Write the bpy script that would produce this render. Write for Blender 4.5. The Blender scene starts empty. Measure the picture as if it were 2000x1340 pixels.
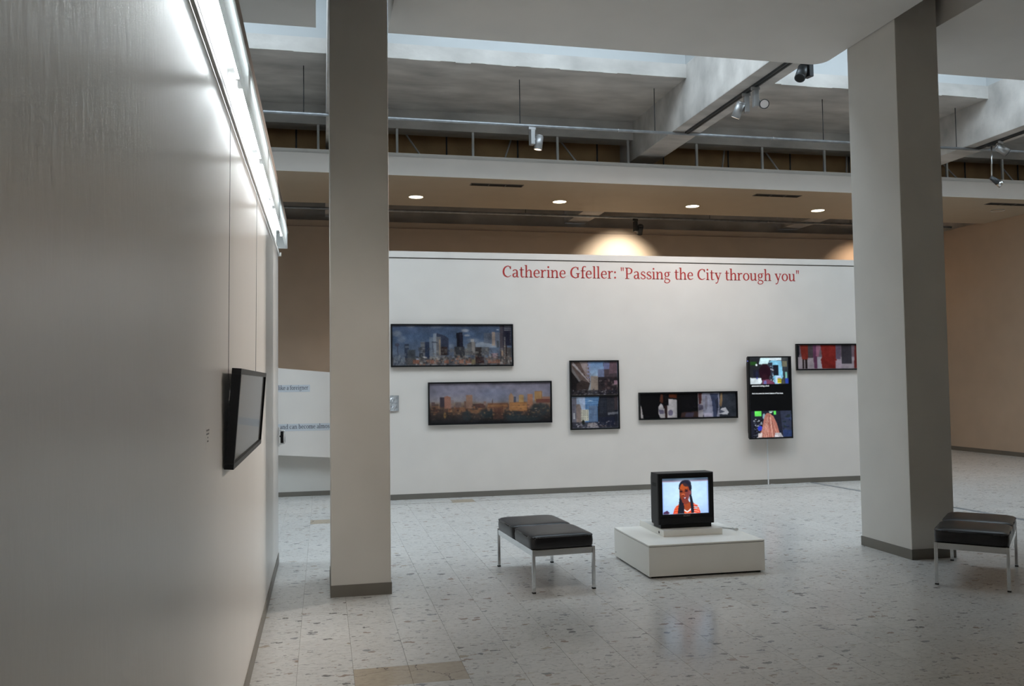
import bpy, bmesh, math, random
import numpy as np
from mathutils import Matrix, Vector

random.seed(7)
rng = np.random.default_rng(11)
scene = bpy.context.scene
C = scene.collection

# ------------------------------------------------------------------ camera, world, exposure, daylight
CAM_ROT = Matrix(((0.97645375, 0.00295495, -0.21570661),
                  (-0.21533927, -0.04655984, -0.97542871),
                  (-0.01292561, 0.99891113, -0.04482722)))
cam_data = bpy.data.cameras.new('camera')
cam_data.sensor_width = 36.0
cam_data.lens = 1676.0 * 36.0 / 2000.0
cam_data.clip_start = 0.05
cam = bpy.data.objects.new('camera', cam_data)
cam.matrix_world = Matrix.Translation((0, 0, 1.5)) @ CAM_ROT.to_4x4()
C.objects.link(cam)
scene.camera = cam

world = bpy.data.worlds.new('sky')
scene.world = world
world.use_nodes = True
world.node_tree.nodes['Background'].inputs[0].default_value = (0.70, 0.85, 1.0, 1)
world.node_tree.nodes['Background'].inputs[1].default_value = 1.0

vs = scene.view_settings
vs.view_transform = 'Standard'
vs.look = 'None'
vs.exposure = 0.0
vs.gamma = 1.0
vs.use_curve_mapping = False
scene.cycles.use_denoising = True
scene.cycles.max_bounces = 6
scene.cycles.diffuse_bounces = 4
scene.cycles.glossy_bounces = 3
scene.cycles.transmission_bounces = 3
scene.cycles.use_adaptive_sampling = True
scene.cycles.adaptive_threshold = 0.08
scene.cycles.adaptive_min_samples = 20
scene.cycles.sample_clamp_indirect = 6.0

DAY = (0.77, 0.895, 1.0)
WARM = (1.0, 0.70, 0.42)
NEAR_FILL_W = 3
BEAMS = [(-4.60, -4.18), (0.055, 0.473), (4.70, 5.115), (9.35, 9.77)]
BAYS = [(-9.0, -4.60), (-4.18, 0.055), (0.473, 4.70), (5.115, 9.35), (9.77, 12.5)]


def area_light(name, loc, sx, sy, watts, col, rot=(0, 0, 0)):
    d = bpy.data.lights.new(name, 'AREA')
    d.shape = 'RECTANGLE'
    d.size, d.size_y = sx, sy
    d.energy = watts
    d.color = col
    o = bpy.data.objects.new(name, d)
    o.location = loc
    o.rotation_euler = rot
    C.objects.link(o)
    return o


# daylight arriving through each roof light (the glass lies just above)
for x0, x1 in BAYS:
    area_light('roof_light_daylight', ((x0 + x1) / 2, 8.15, 6.95), x1 - x0 - 0.2, 2.3, 51.0 * (x1 - x0), DAY)


def spot_light(name, loc, target, watts, col, angle, blend=0.6, r=0.04):
    d = bpy.data.lights.new(name, 'SPOT')
    d.energy = watts
    d.color = col
    d.spot_size = math.radians(angle)
    d.spot_blend = blend
    d.shadow_soft_size = r
    o = bpy.data.objects.new(name, d)
    o.location = loc
    o.rotation_euler = (Vector(target) - Vector(loc)).to_track_quat('-Z', 'Y').to_euler()
    C.objects.link(o)
    return o


# ------------------------------------------------------------------ materials
def lin(c):
    c = np.asarray(c, float) / 255.0
    return np.where(c <= 0.04045, c / 12.92, ((c + 0.055) / 1.055) ** 2.4)


def base_mat(name):
    m = bpy.data.materials.new(name)
    m.use_nodes = True
    nt = m.node_tree
    return m, nt, nt.nodes['Principled BSDF']


def node(nt, kind, **kw):
    n = nt.nodes.new(kind)
    for k, v in kw.items():
        setattr(n, k, v)
    return n


def paint(name, col, rough=0.5, metal=0.0, var=0.06, scale=3.0, bump=0.0, bscale=200.0, coat=0.0, coat_rough=0.1,
          spec=0.5, stretch=(1, 1, 1), detail=1.5):
    """plain surface with slow colour drift and a fine relief"""
    m, nt, p = base_mat(name)
    p.inputs['Roughness'].default_value = rough
    p.inputs['Metallic'].default_value = metal
    p.inputs['Coat Weight'].default_value = coat
    p.inputs['Coat Roughness'].default_value = coat_rough
    p.inputs['Specular IOR Level'].default_value = spec
    geo = node(nt, 'ShaderNodeNewGeometry')
    mp = node(nt, 'ShaderNodeMapping')
    mp.inputs['Scale'].default_value = stretch
    nt.links.new(geo.outputs['Position'], mp.inputs['Vector'])
    nz = node(nt, 'ShaderNodeTexNoise')
    nz.inputs['Scale'].default_value = scale
    nz.inputs['Detail'].default_value = detail
    nt.links.new(mp.outputs[0], nz.inputs['Vector'])
    rp = node(nt, 'ShaderNodeValToRGB')
    a = [max(0, c * (1 - var)) for c in col]
    b = [min(1, c * (1 + var)) for c in col]
    rp.color_ramp.elements[0].position = 0.3
    rp.color_ramp.elements[1].position = 0.7
    rp.color_ramp.elements[0].color = (*a, 1)
    rp.color_ramp.elements[1].color = (*b, 1)
    nt.links.new(nz.outputs['Fac'], rp.inputs['Fac'])
    nt.links.new(rp.outputs[0], p.inputs['Base Color'])
    if bump:
        n2 = node(nt, 'ShaderNodeTexNoise')
        n2.inputs['Scale'].default_value = bscale
        n2.inputs['Detail'].default_value = 3
        nt.links.new(mp.outputs[0], n2.inputs['Vector'])
        bp = node(nt, 'ShaderNodeBump')
        bp.inputs['Strength'].default_value = bump
        bp.inputs['Distance'].default_value = 0.01
        nt.links.new(n2.outputs['Fac'], bp.inputs['Height'])
        nt.links.new(bp.outputs[0], p.inputs['Normal'])
        if coat:
            nt.links.new(bp.outputs[0], p.inputs['Coat Normal'])
    return m


def emit(name, col, strength):
    m, nt, p = base_mat(name)
    p.inputs['Base Color'].default_value = (*col, 1)
    p.inputs['Emission Color'].default_value = (*col, 1)
    p.inputs['Emission Strength'].default_value = strength
    return m


M = {}
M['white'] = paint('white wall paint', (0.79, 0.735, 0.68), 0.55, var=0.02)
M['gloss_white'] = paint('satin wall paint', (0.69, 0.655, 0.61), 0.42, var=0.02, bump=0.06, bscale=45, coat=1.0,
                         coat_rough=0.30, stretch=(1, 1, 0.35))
M['column'] = paint('column paint', (0.66, 0.635, 0.59), 0.5, var=0.025)
M['soffit'] = paint('soffit paint', (0.70, 0.67, 0.63), 0.7, var=0.02)
M['upstand'] = paint('upstand paint', (0.47, 0.485, 0.485), 0.6, var=0.02)
M['taupe'] = paint('taupe wall paint', (0.55, 0.445, 0.345), 0.6, var=0.03)
M['base'] = paint('grey brown skirting vinyl', (0.17, 0.155, 0.13), 0.45, var=0.06)
M['bulk'] = paint('bulkhead paint', (0.52, 0.45, 0.35), 0.6, var=0.02)
M['concrete'] = paint('raw concrete', (0.51, 0.485, 0.455), 0.85, var=0.25, scale=2.2, bump=0.35, bscale=14, stretch=(0.6, 1.4, 1), detail=6)
M['brownboard'] = paint('brown insulation board', (0.46, 0.30, 0.15), 0.8, var=0.25, scale=2.0, bump=0.2, bscale=30)
M['black'] = paint('black lacquer', (0.007, 0.007, 0.008), 0.4, var=0.1, spec=0.3)
M['blackplastic'] = paint('black plastic', (0.008, 0.008, 0.009), 0.45, var=0.1, bump=0.05, bscale=600, spec=0.3)
M['dark'] = paint('dark recess', (0.02, 0.02, 0.02), 0.8)
M['steel'] = paint('galvanised steel', (0.36, 0.38, 0.40), 0.45, metal=0.7, var=0.15, scale=12)
M['stud'] = paint('pale steel stud', (0.55, 0.56, 0.55), 0.5, metal=0.3, var=0.1)
M['chrome'] = paint('chrome', (0.72, 0.74, 0.75), 0.09, metal=1.0, var=0.02)
M['greymetal'] = paint('silver grey lamp metal', (0.42, 0.42, 0.42), 0.4, metal=0.6, var=0.05)
M['darkmetal'] = paint('dark grey lamp metal', (0.07, 0.075, 0.08), 0.45, metal=0.5, var=0.05)
M['leather'] = paint('black leather', (0.010, 0.010, 0.012), 0.34, var=0.2, scale=30, bump=0.12, bscale=260, coat=0.22, coat_rough=0.22, spec=0.35)
M['pedestal'] = paint('white pedestal lacquer', (0.86, 0.845, 0.79), 0.4, var=0.02)
M['plastic'] = paint('white plastic', (0.78, 0.78, 0.77), 0.35, var=0.02)
M['red'] = paint('dark red vinyl letters', (0.47, 0.04, 0.035), 0.5, var=0.03)
M['ink'] = paint('dark blue grey letters', (0.035, 0.04, 0.065), 0.6)
M['strip'] = paint('pale blue film strip', (0.62, 0.645, 0.68), 0.5, var=0.03)
M['greyink'] = paint('grey label ink', (0.16, 0.15, 0.14), 0.6)
M['tube'] = emit('fluorescent tube', (0.90, 0.97, 1.0), 42.0)
M['downglow'] = emit('lit downlight lens', (1.0, 0.86, 0.62), 9.0)
M['lampglow'] = emit('lit lamp lens', (1.0, 0.75, 0.55), 2.0)
M['lens'] = paint('pale lens glass', (0.75, 0.68, 0.65), 0.2, var=0.03)
M['led'] = emit('blue standby lamp', (0.15, 0.2, 1.0), 3.0)
M['whitetext'] = emit('white screen text', (0.85, 0.88, 0.9), 0.8)
for k_ in ('lampglow', 'led', 'whitetext', 'downglow'):
    M[k_].cycles.emission_sampling = 'NONE'
M['capbrown'] = paint('brown cap board', (0.36, 0.28, 0.23), 0.6, var=0.05)


def glass_mat(name, rough=0.5, col=(0.85, 0.93, 0.97)):
    m, nt, p = base_mat(name)
    p.inputs['Base Color'].default_value = (*col, 1)
    p.inputs['Roughness'].default_value = rough
    p.inputs['Transmission Weight'].default_value = 1.0
    p.inputs['IOR'].default_value = 1.2
    return m


def opal_mat(name, col):
    m, nt, p = base_mat(name)
    p.inputs['Base Color'].default_value = (*col, 1)
    p.inputs['Roughness'].default_value = 0.4
    tr = node(nt, 'ShaderNodeBsdfTranslucent')
    tr.inputs['Color'].default_value = (*col, 1)
    mx = node(nt, 'ShaderNodeMixShader')
    mx.inputs[0].default_value = 0.45
    nt.links.new(p.outputs[0], mx.inputs[1])
    nt.links.new(tr.outputs[0], mx.inputs[2])
    nt.links.new(mx.outputs[0], nt.nodes['Material Output'].inputs[0])
    return m


M['opal'] = opal_mat('opal diffuser', (0.86, 0.88, 0.88))
M['frost'] = glass_mat('frosted roof glass')
M['acrylic'] = glass_mat('clear acrylic', 0.03, (0.97, 0.98, 0.98))

TP = 0.2865           # tile pitch
TX0, TY0 = 0.153, 4.65


def floor_mat(name, beige=False):
    m, nt, p = base_mat(name)
    L = nt.links.new
    geo = node(nt, 'ShaderNodeNewGeometry')
    sub = node(nt, 'ShaderNodeVectorMath', operation='SUBTRACT')
    sub.inputs[1].default_value = (TX0, TY0, 0)
    L(geo.outputs['Position'], sub.inputs[0])
    div = node(nt, 'ShaderNodeVectorMath', operation='DIVIDE')
    div.inputs[1].default_value = (TP, TP, 1)
    L(sub.outputs[0], div.inputs[0])
    fl = node(nt, 'ShaderNodeVectorMath', operation='FLOOR')
    L(div.outputs[0], fl.inputs[0])
    wn = node(nt, 'ShaderNodeTexWhiteNoise', noise_dimensions='2D')
    L(fl.outputs[0], wn.inputs['Vector'])
    # offset the marbling of every tile
    off = node(nt, 'ShaderNodeVectorMath', operation='SCALE')
    off.inputs['Scale'].default_value = 40.0
    L(wn.outputs['Color'], off.inputs[0])
    pos = node(nt, 'ShaderNodeVectorMath', operation='ADD')
    L(geo.outputs['Position'], pos.inputs[0])
    L(off.outputs[0], pos.inputs[1])
    mp = node(nt, 'ShaderNodeMapping')
    mp.inputs['Scale'].default_value = (0.55, 1.0, 1.0)
    L(pos.outputs[0], mp.inputs['Vector'])
    n1 = node(nt, 'ShaderNodeTexNoise')
    n1.inputs['Scale'].default_value = 55
    n1.inputs['Detail'].default_value = 5
    n1.inputs['Roughness'].default_value = 0.65
    L(mp.outputs[0], n1.inputs['Vector'])
    r1 = node(nt, 'ShaderNodeValToRGB')
    e = r1.color_ramp.elements
    if beige:
        cols = [(0.34, 0.27, 0.19), (0.41, 0.34, 0.25), (0.46, 0.385, 0.29)]
    else:
        cols = [(0.45, 0.44, 0.425), (0.575, 0.565, 0.54), (0.65, 0.635, 0.605)]
    e[0].position, e[0].color = 0.30, (*cols[0], 1)
    e[1].position, e[1].color = 0.72, (*cols[2], 1)
    k = e.new(0.46)
    k.color = (*cols[1], 1)
    L(n1.outputs['Fac'], r1.inputs['Fac'])
    cur = r1.outputs[0]
    # tile to tile drift
    hsv = node(nt, 'ShaderNodeHueSaturation')
    mr = node(nt, 'ShaderNodeMapRange')
    mr.inputs['To Min'].default_value = 0.955
    mr.inputs['To Max'].default_value = 1.045
    L(wn.outputs['Value'], mr.inputs['Value'])
    L(mr.outputs[0], hsv.inputs['Value'])
    L(cur, hsv.inputs['Color'])
    cur = hsv.outputs[0]
    # chips of two sizes
    warp = node(nt, 'ShaderNodeTexNoise')
    warp.inputs['Scale'].default_value = 30
    L(pos.outputs[0], warp.inputs['Vector'])
    wsc = node(nt, 'ShaderNodeVectorMath', operation='MULTIPLY_ADD')
    wsc.inputs[1].default_value = (0.05, 0.05, 0)
    L(warp.outputs['Color'], wsc.inputs[0])
    L(mp.outputs[0], wsc.inputs[2])
    for sc, thr, rare, amt in ((20, 0.29, 0.925, 0.9), (40, 0.32, 0.90, 0.7), (80, 0.38, 0.86, 0.45)):
        vo = node(nt, 'ShaderNodeTexVoronoi', voronoi_dimensions='2D')
        vo.inputs['Scale'].default_value = sc
        L(wsc.outputs[0], vo.inputs['Vector'])
        lt = node(nt, 'ShaderNodeMath', operation='LESS_THAN')
        lt.inputs[1].default_value = thr
        L(vo.outputs['Distance'], lt.inputs[0])
        sep = node(nt, 'ShaderNodeSeparateColor')
        L(vo.outputs['Color'], sep.inputs[0])
        gt = node(nt, 'ShaderNodeMath', operation='GREATER_THAN')
        gt.inputs[1].default_value = rare
        L(sep.outputs[0], gt.inputs[0])
        mu = node(nt, 'ShaderNodeMath', operation='MULTIPLY')
        L(lt.outputs[0], mu.inputs[0])
        L(gt.outputs[0], mu.inputs[1])
        mu2 = node(nt, 'ShaderNodeMath', operation='MULTIPLY')
        mu2.inputs[1].default_value = amt * (0.25 if beige else 1)
        L(mu.outputs[0], mu2.inputs[0])
        cr = node(nt, 'ShaderNodeValToRGB')
        cr.color_ramp.interpolation = 'CONSTANT'
        ce = cr.color_ramp.elements
        ce[0].position, ce[0].color = 0.0, (0.10, 0.095, 0.09, 1)
        ce[1].position, ce[1].color = 0.35, (0.20, 0.205, 0.215, 1)
        q = ce.new(0.62); q.color = (0.25, 0.17, 0.12, 1)
        q = ce.new(0.85); q.color = (0.36, 0.30, 0.22, 1)
        L(sep.outputs[1], cr.inputs['Fac'])
        mx = node(nt, 'ShaderNodeMix', data_type='RGBA')
        L(mu2.outputs[0], mx.inputs['Factor'])
        L(cur, mx.inputs['A'])
        L(cr.outputs[0], mx.inputs['B'])
        cur = mx.outputs['Result']
    if beige:
        vo = node(nt, 'ShaderNodeTexVoronoi', feature='DISTANCE_TO_EDGE', voronoi_dimensions='2D')
        vo.inputs['Scale'].default_value = 3.4
        L(wsc.outputs[0], vo.inputs['Vector'])
        lt = node(nt, 'ShaderNodeMath', operation='LESS_THAN')
        lt.inputs[1].default_value = 0.006
        L(vo.outputs['Distance'], lt.inputs[0])
        mx = node(nt, 'ShaderNodeMix', data_type='RGBA')
        L(lt.outputs[0], mx.inputs['Factor'])
        L(cur, mx.inputs['A'])
        mx.inputs['B'].default_value = (0.10, 0.07, 0.05, 1)
        cur = mx.outputs['Result']
    L(cur, p.inputs['Base Color'])
    p.inputs['Roughness'].default_value = 0.45
    p.inputs['Coat Weight'].default_value = 0.55
    p.inputs['Coat Roughness'].default_value = 0.17
    b = node(nt, 'ShaderNodeBump')
    b.inputs['Strength'].default_value = 0.05
    b.inputs['Distance'].default_value = 0.004
    n3 = node(nt, 'ShaderNodeTexNoise')
    n3.inputs['Scale'].default_value = 28
    L(pos.outputs[0], n3.inputs['Vector'])
    L(n3.outputs['Fac'], b.inputs['Height'])
    L(b.outputs[0], p.inputs['Coat Normal'])
    return m


M['tile'] = floor_mat('speckled vinyl tile')
M['beige'] = floor_mat('beige replacement tile', True)
M['bed'] = paint('dark joint dirt', (0.17, 0.145, 0.11), 0.8)

# ------------------------------------------------------------------ mesh helpers
def box(bm, x0, x1, y0, y1, z0, z1):
    v = [bm.verts.new(p) for p in ((x0, y0, z0), (x1, y0, z0), (x1, y1, z0), (x0, y1, z0),
                                   (x0, y0, z1), (x1, y0, z1), (x1, y1, z1), (x0, y1, z1))]
    fs = [(3, 2, 1, 0), (4, 5, 6, 7), (0, 1, 5, 4), (1, 2, 6, 5), (2, 3, 7, 6), (3, 0, 4, 7)]
    return [bm.faces.new([v[i] for i in f]) for f in fs]


def cyl(bm, p0, p1, r, n=16, r1=None):
    p0, p1 = Vector(p0), Vector(p1)
    d = p1 - p0
    q = d.to_track_quat('Z', 'Y').to_matrix()
    r1 = r if r1 is None else r1
    a = [bm.verts.new(p0 + q @ Vector((r * math.cos(2 * math.pi * i / n), r * math.sin(2 * math.pi * i / n), 0))) for i in range(n)]
    b = [bm.verts.new(p1 + q @ Vector((r1 * math.cos(2 * math.pi * i / n), r1 * math.sin(2 * math.pi * i / n), 0))) for i in range(n)]
    for i in range(n):
        bm.faces.new((a[i], a[(i + 1) % n], b[(i + 1) % n], b[i])).smooth = True
    bm.faces.new(a[::-1])
    bm.faces.new(b)


def tube(bm, pts, r, n=8):
    for a, b in zip(pts[:-1], pts[1:]):
        cyl(bm, a, b, r, n)


def bevel_all(bm, w, seg=2):
    bmesh.ops.bevel(bm, geom=list(bm.edges), offset=w, segments=seg, profile=0.7, affect='EDGES', clamp_overlap=True)


def obj(name, bm, mat, parent=None, bevel=0.0, seg=2, smooth=False):
    if bevel:
        bevel_all(bm, bevel, seg)
    me = bpy.data.meshes.new(name)
    bm.to_mesh(me)
    bm.free()
    me.materials.append(M[mat] if isinstance(mat, str) else mat)
    if smooth:
        for p in me.polygons:
            p.use_smooth = True
    o = bpy.data.objects.new(name, me)
    C.objects.link(o)
    if parent:
        o.parent = parent
    return o


def boxo(name, dims, mat, parent=None, bevel=0.0, seg=2):
    bm = bmesh.new()
    box(bm, *dims)
    return obj(name, bm, mat, parent, bevel, seg)


def cylo(name, p0, p1, r, mat, parent=None, n=16, r1=None):
    bm = bmesh.new()
    cyl(bm, p0, p1, r, n, r1)
    return obj(name, bm, mat, parent)


def tag(o, label, cat, group=None):
    o['label'] = label
    o['category'] = cat
    if group:
        o['group'] = group
    return o


def thing(name, label, cat, loc=(0, 0, 0), rot=(0, 0, 0), group=None):
    o = bpy.data.objects.new(name, None)
    o.empty_display_size = 0.1
    o.location = loc
    o.rotation_euler = rot
    C.objects.link(o)
    return tag(o, label, cat, group)


def struct(o, label=None):
    o['kind'] = 'structure'
    if label:
        o['label'] = label
    return o


def copy_tree(o, parent=None):
    c = o.copy()
    C.objects.link(c)
    c.parent = parent
    for ch in list(o.children):
        copy_tree(ch, c)
    return c


# ------------------------------------------------------------------ floor
XL, XR, YN, YF = -9.0, 12.5, -4.0, 16.0
floor = struct(boxo('floor', (XL, XR, YN, YF, -0.12, -0.003), 'bed'), 'speckled grey vinyl tile floor')


def project(x, y, z):
    q = CAM_ROT.transposed() @ Vector((x, y, z - 1.5))
    if q.z > -0.2:
        return None
    return 1000 + 1676 * q.x / -q.z, 670 - 1676 * q.y / -q.z


def tile_mesh(w, d):
    bm = bmesh.new()
    c = 0.0007
    lo = [bm.verts.new(p) for p in ((0, 0, -0.003), (w, 0, -0.003), (w, d, -0.003), (0, d, -0.003))]
    md = [bm.verts.new(p) for p in ((0, 0, -c), (w, 0, -c), (w, d, -c), (0, d, -c))]
    hi = [bm.verts.new(p) for p in ((c, c, 0), (w - c, c, 0), (w - c, d - c, 0), (c, d - c, 0))]
    for a, b in ((lo, md), (md, hi)):
        for i in range(4):
            bm.faces.new((a[i], a[(i + 1) % 4], b[(i + 1) % 4], b[i]))
    bm.faces.new(hi)
    return bm


GX, GY = 0.0012, 0.0006
mt = bpy.data.meshes.new('tile')
b_ = tile_mesh(TP - GX, TP - GY); b_.to_mesh(mt); b_.free()
mt.materials.append(M['tile'])
mtb = mt.copy()
mtb.materials[0] = M['beige']
BEIGE = {(0, -1), (1, -1), (-1, 17), (5, 21), (12, 22)}
cand, rest = [], []
i0, i1 = math.floor((XL - TX0) / TP) + 1, math.floor((XR - TX0) / TP) + 1
j0, j1 = math.floor((YN - TY0) / TP) + 1, math.floor((YF - TY0) / TP) + 1
for i in range(i0, i1):
    for j in range(j0, j1):
        x, y = TX0 + i * TP, TY0 + j * TP
        pr = [project(x + a * TP, y + b * TP, 0) for a, b in ((0, 0), (1, 0), (1, 1), (0, 1))]
        area = 0
        hidden = (x + TP < -0.36 and y < 7.6) or y + TP > 11.1 or (0.05 < x < 0.35 and 6.2 < y < 11) or (2.4 < x < 3.1 and 6.2 < y < 6.8)
        if not hidden and all(pr) and any(0 <= u <= 2000 and v <= 1340 for u, v in pr):
            for k in range(4):
                (ax, ay), (bx_, by_) = pr[k], pr[(k + 1) % 4]
                area += ax * by_ - bx_ * ay
            area = abs(area) / 2
        (cand if area > 0 else rest).append((area, i, j))
cand.sort(reverse=True)
extra = [c for c in cand[300:] if (c[1], c[2]) in BEIGE]
solo = cand[:300 - len(extra)] + extra
soloset = {(c[1], c[2]) for c in solo}
for a, i, j in solo:
    o = bpy.data.objects.new('tile', mtb if (i, j) in BEIGE else mt)
    o.location = (TX0 + i * TP + GX / 2, TY0 + j * TP + GY / 2, 0)
    o.parent = floor
    C.objects.link(o)
vv, ff = [], []
for a, i, j in cand + rest:
    if (i, j) in soloset:
        continue
    x, y = TX0 + i * TP + GX / 2, TY0 + j * TP + GY / 2
    w, d, c = TP - GX, TP - GY, 0.0007
    n = len(vv)
    vv += [(x, y, -0.003), (x + w, y, -0.003), (x + w, y + d, -0.003), (x, y + d, -0.003),
           (x, y, 0), (x + w, y, 0), (x + w, y + d, 0), (x, y + d, 0)]
    ff += [(n + 4, n + 5, n + 6, n + 7)] + [(n + k, n + (k + 1) % 4, n + 4 + (k + 1) % 4, n + 4 + k) for k in range(4)]
me = bpy.data.meshes.new('tile_field')
me.from_pydata(vv, [], ff)
me.materials.append(M['tile'])
o = bpy.data.objects.new('tile_field', me)
o['kind'] = 'stuff'
o.parent = floor
C.objects.link(o)
# metal movement joint running away across the tiles, and a dark filled joint by the text wall
bm = bmesh.new()
v = [bm.verts.new(p) for p in ((6.80, 11.14, 0.004), (6.865, 11.14, 0.004), (7.24, 6.0, 0.004), (7.175, 6.0, 0.004))]
bm.faces.new(v[::-1])
r = bmesh.ops.extrude_face_region(bm, geom=list(bm.faces))
for e in r['geom']:
    if isinstance(e, bmesh.types.BMVert):
        e.co.z -= 0.006
o = obj('joint_strip', bm, 'steel', floor)
o['label'] = 'dull metal movement joint strip let into the floor'
boxo('joint_filler', (0.5, 6.8, 10.745, 10.757, -0.002, 0.0006), 'bed', floor)

# ------------------------------------------------------------------ left gallery wall
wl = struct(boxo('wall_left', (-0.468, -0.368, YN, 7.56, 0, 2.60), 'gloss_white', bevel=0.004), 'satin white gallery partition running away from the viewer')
struct(boxo('baseboard_left', (-0.370, -0.362, YN, 7.56, 0.0, 0.085), 'base'), 'dark grey brown skirting along the satin white partition')
rail = thing('hanging_rail', 'slim metal picture hanging rail along the top of the satin partition', 'rail', (-0.368, 0, 2.60))
boxo('rail_body', (0, 0.013, YN, 7.55, 0.0, 0.022), 'plastic', rail, 0.003)
boxo('rail_slot', (0.000, 0.012, YN, 7.548, 0.022, 0.034), 'dark', rail)
boxo('end_stop', (0, 0.026, 7.55, 7.565, -0.004, 0.030), 'plastic', rail, 0.003)

# fluorescent trough above the wall
cv = thing('cove_light', 'bright fluorescent light trough running along the top of the partition', 'light trough', (0, 0, 2.62))
boxo('back_board', (-0.468, -0.376, YN, 7.54, 0.0, 0.17), 'plastic', cv)
boxo('top_board', (-0.468, -0.285, YN, 7.54, 0.17, 0.185), 'plastic', cv)
boxo('fascia', (-0.305, -0.290, YN, 7.55, 0.042, 0.17), 'opal', cv)
boxo('cap_board', (-0.330, -0.291, YN, 7.36, 0.185, 0.265), 'capbrown', cv)
boxo('end_cap', (-0.376, -0.305, 7.535, 7.55, 0.042, 0.17), 'opal', cv)
y = YN + 0.1
while y < 7.3:
    y2 = min(y + 1.20, 7.48)
    t = cylo('tube', (-0.326, y + 0.02, 0.135), (-0.326, y2 - 0.02, 0.135), 0.013, 'tube', cv, 12)
    for ye in (y + 0.005, y2 - 0.030):
        boxo('lampholder', (-0.342, -0.310, ye, ye + 0.025, 0.115, 0.17), 'plastic', t, 0.003)
    y = y2 + 0.06

# pull handle on the end of the partition
h = thing('pull_handle', 'white looped pull handle with a black insert at the end of the partition', 'handle', (-0.366, 7.545, 0.985))
boxo('back_plate', (0, 0.010, -0.02, 0.012, -0.01, 0.155), 'plastic', h, 0.003)
bm = bmesh.new()
tube(bm, [(0.006, 0, 0.010), (0.045, 0, 0.016), (0.053, 0, 0.028), (0.053, 0, 0.112), (0.045, 0, 0.124), (0.014, 0, 0.128), (0.002, 0, 0.148)], 0.006, 8)
obj('loop', bm, 'plastic', h)
boxo('insert', (0.016, 0.042, -0.004, 0.012, 0.020, 0.118), 'black', h, 0.003)
boxo('latch', (0.008, 0.020, -0.01, 0.006, 0.070, 0.084), 'black', h)

# ------------------------------------------------------------------ columns
def column(x0, x1, y0, y1, label):
    c = struct(boxo('column', (x0, x1, y0, y1, 0, 4.9), 'column', bevel=0.008), label)
    boxo('base_strip', (x0 - 0.006, x1 + 0.006, y0 - 0.006, y1 + 0.006, 0.0, 0.083), 'base', c, 0.002)
    return c


column(0.055, 0.473, 6.232, 6.90, 'pale square column standing by the end of the satin partition')
column(4.705, 5.112, 6.222, 6.89, 'pale square column behind the turned bench')

# ------------------------------------------------------------------ text wall (free standing)
WY = 11.15
wt = struct(boxo('wall_far', (0.45, 8.5, WY, 11.45, 0, 3.12), 'white', bevel=0.003), 'white free-standing exhibition wall carrying the red title')
struct(boxo('trim_2', (0.44, 8.51, WY - 0.012, 11.46, 3.132, 3.214), 'white', None, 0.003), 'white capping strip along the top of the exhibition wall')
boxo('shadow_groove', (0.46, 8.49, WY + 0.01, 11.44, 3.115, 3.135), 'greyink', wt)
struct(boxo('baseboard_far', (0.45, 8.5, WY - 0.008, WY + 0.002, 0, 0.070), 'base'), 'grey brown skirting under the white exhibition wall')

# low text partition seen between the gallery wall and the column
wp = struct(boxo('wall_low', (-3.5, 0.42, 11.93, 12.05, 0, 1.30), 'column'), 'low partition beyond the column carrying two lines of text')
bm = bmesh.new()
pr = [(-3.5, 0.79), (0.42, 0.49), (0.42, 1.625), (-3.5, 1.99)]
a = [bm.verts.new((x, 11.80, z)) for x, z in pr]
b = [bm.verts.new((x, 11.93, z)) for x, z in pr]
bm.faces.new(a)
bm.faces.new(b[::-1])
for k in range(4):
    bm.faces.new((a[(k + 1) % 4], a[k], b[k], b[(k + 1) % 4]))
bmesh.ops.recalc_face_normals(bm, faces=bm.faces)
tp = obj('text_panel', bm, 'white', wp)
struct(boxo('baseboard_low', (-3.5, 0.42, 11.922, 11.932, 0, 0.062), 'base'), 'dark skirting under the low text partition')

# taupe shell of the hall
struct(boxo('wall_back', (XL, XR, 16.0, 16.2, 0, 4.50), 'taupe'), 'taupe back wall of the hall')
struct(boxo('trim_1', (XL, XR, 15.985, 16.0, 4.38, 4.395), 'capbrown'), 'thin line moulding near the top of the back wall')
struct(boxo('wall_right', (12.5, 12.7, YN, 16.2, 0, 4.47), 'taupe'), 'taupe side wall of the hall')
struct(boxo('baseboard_right', (12.49, 12.5, YN, 16.0, 0, 0.08), 'base'), 'dark skirting along the taupe side wall')
struct(boxo('wall_outer', (-9.2, -9.0, YN, 16.2, 0, 6.8), 'white'), 'far side wall behind the satin partition')
struct(boxo('wall_rear', (-9.2, 12.7, -4.2, -4.0, 0, 6.8), 'white'), 'wall behind the viewer')
struct(boxo('wall_upper_back', (-9.2, 12.7, 16.3, 16.5, 4.0, 6.0), 'concrete'), 'raw concrete wall above the back wall')
struct(boxo('wall_upper_right', (12.56, 12.7, YN, 16.3, 4.47, 6.8), 'concrete'), 'raw concrete wall above the side wall')

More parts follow.
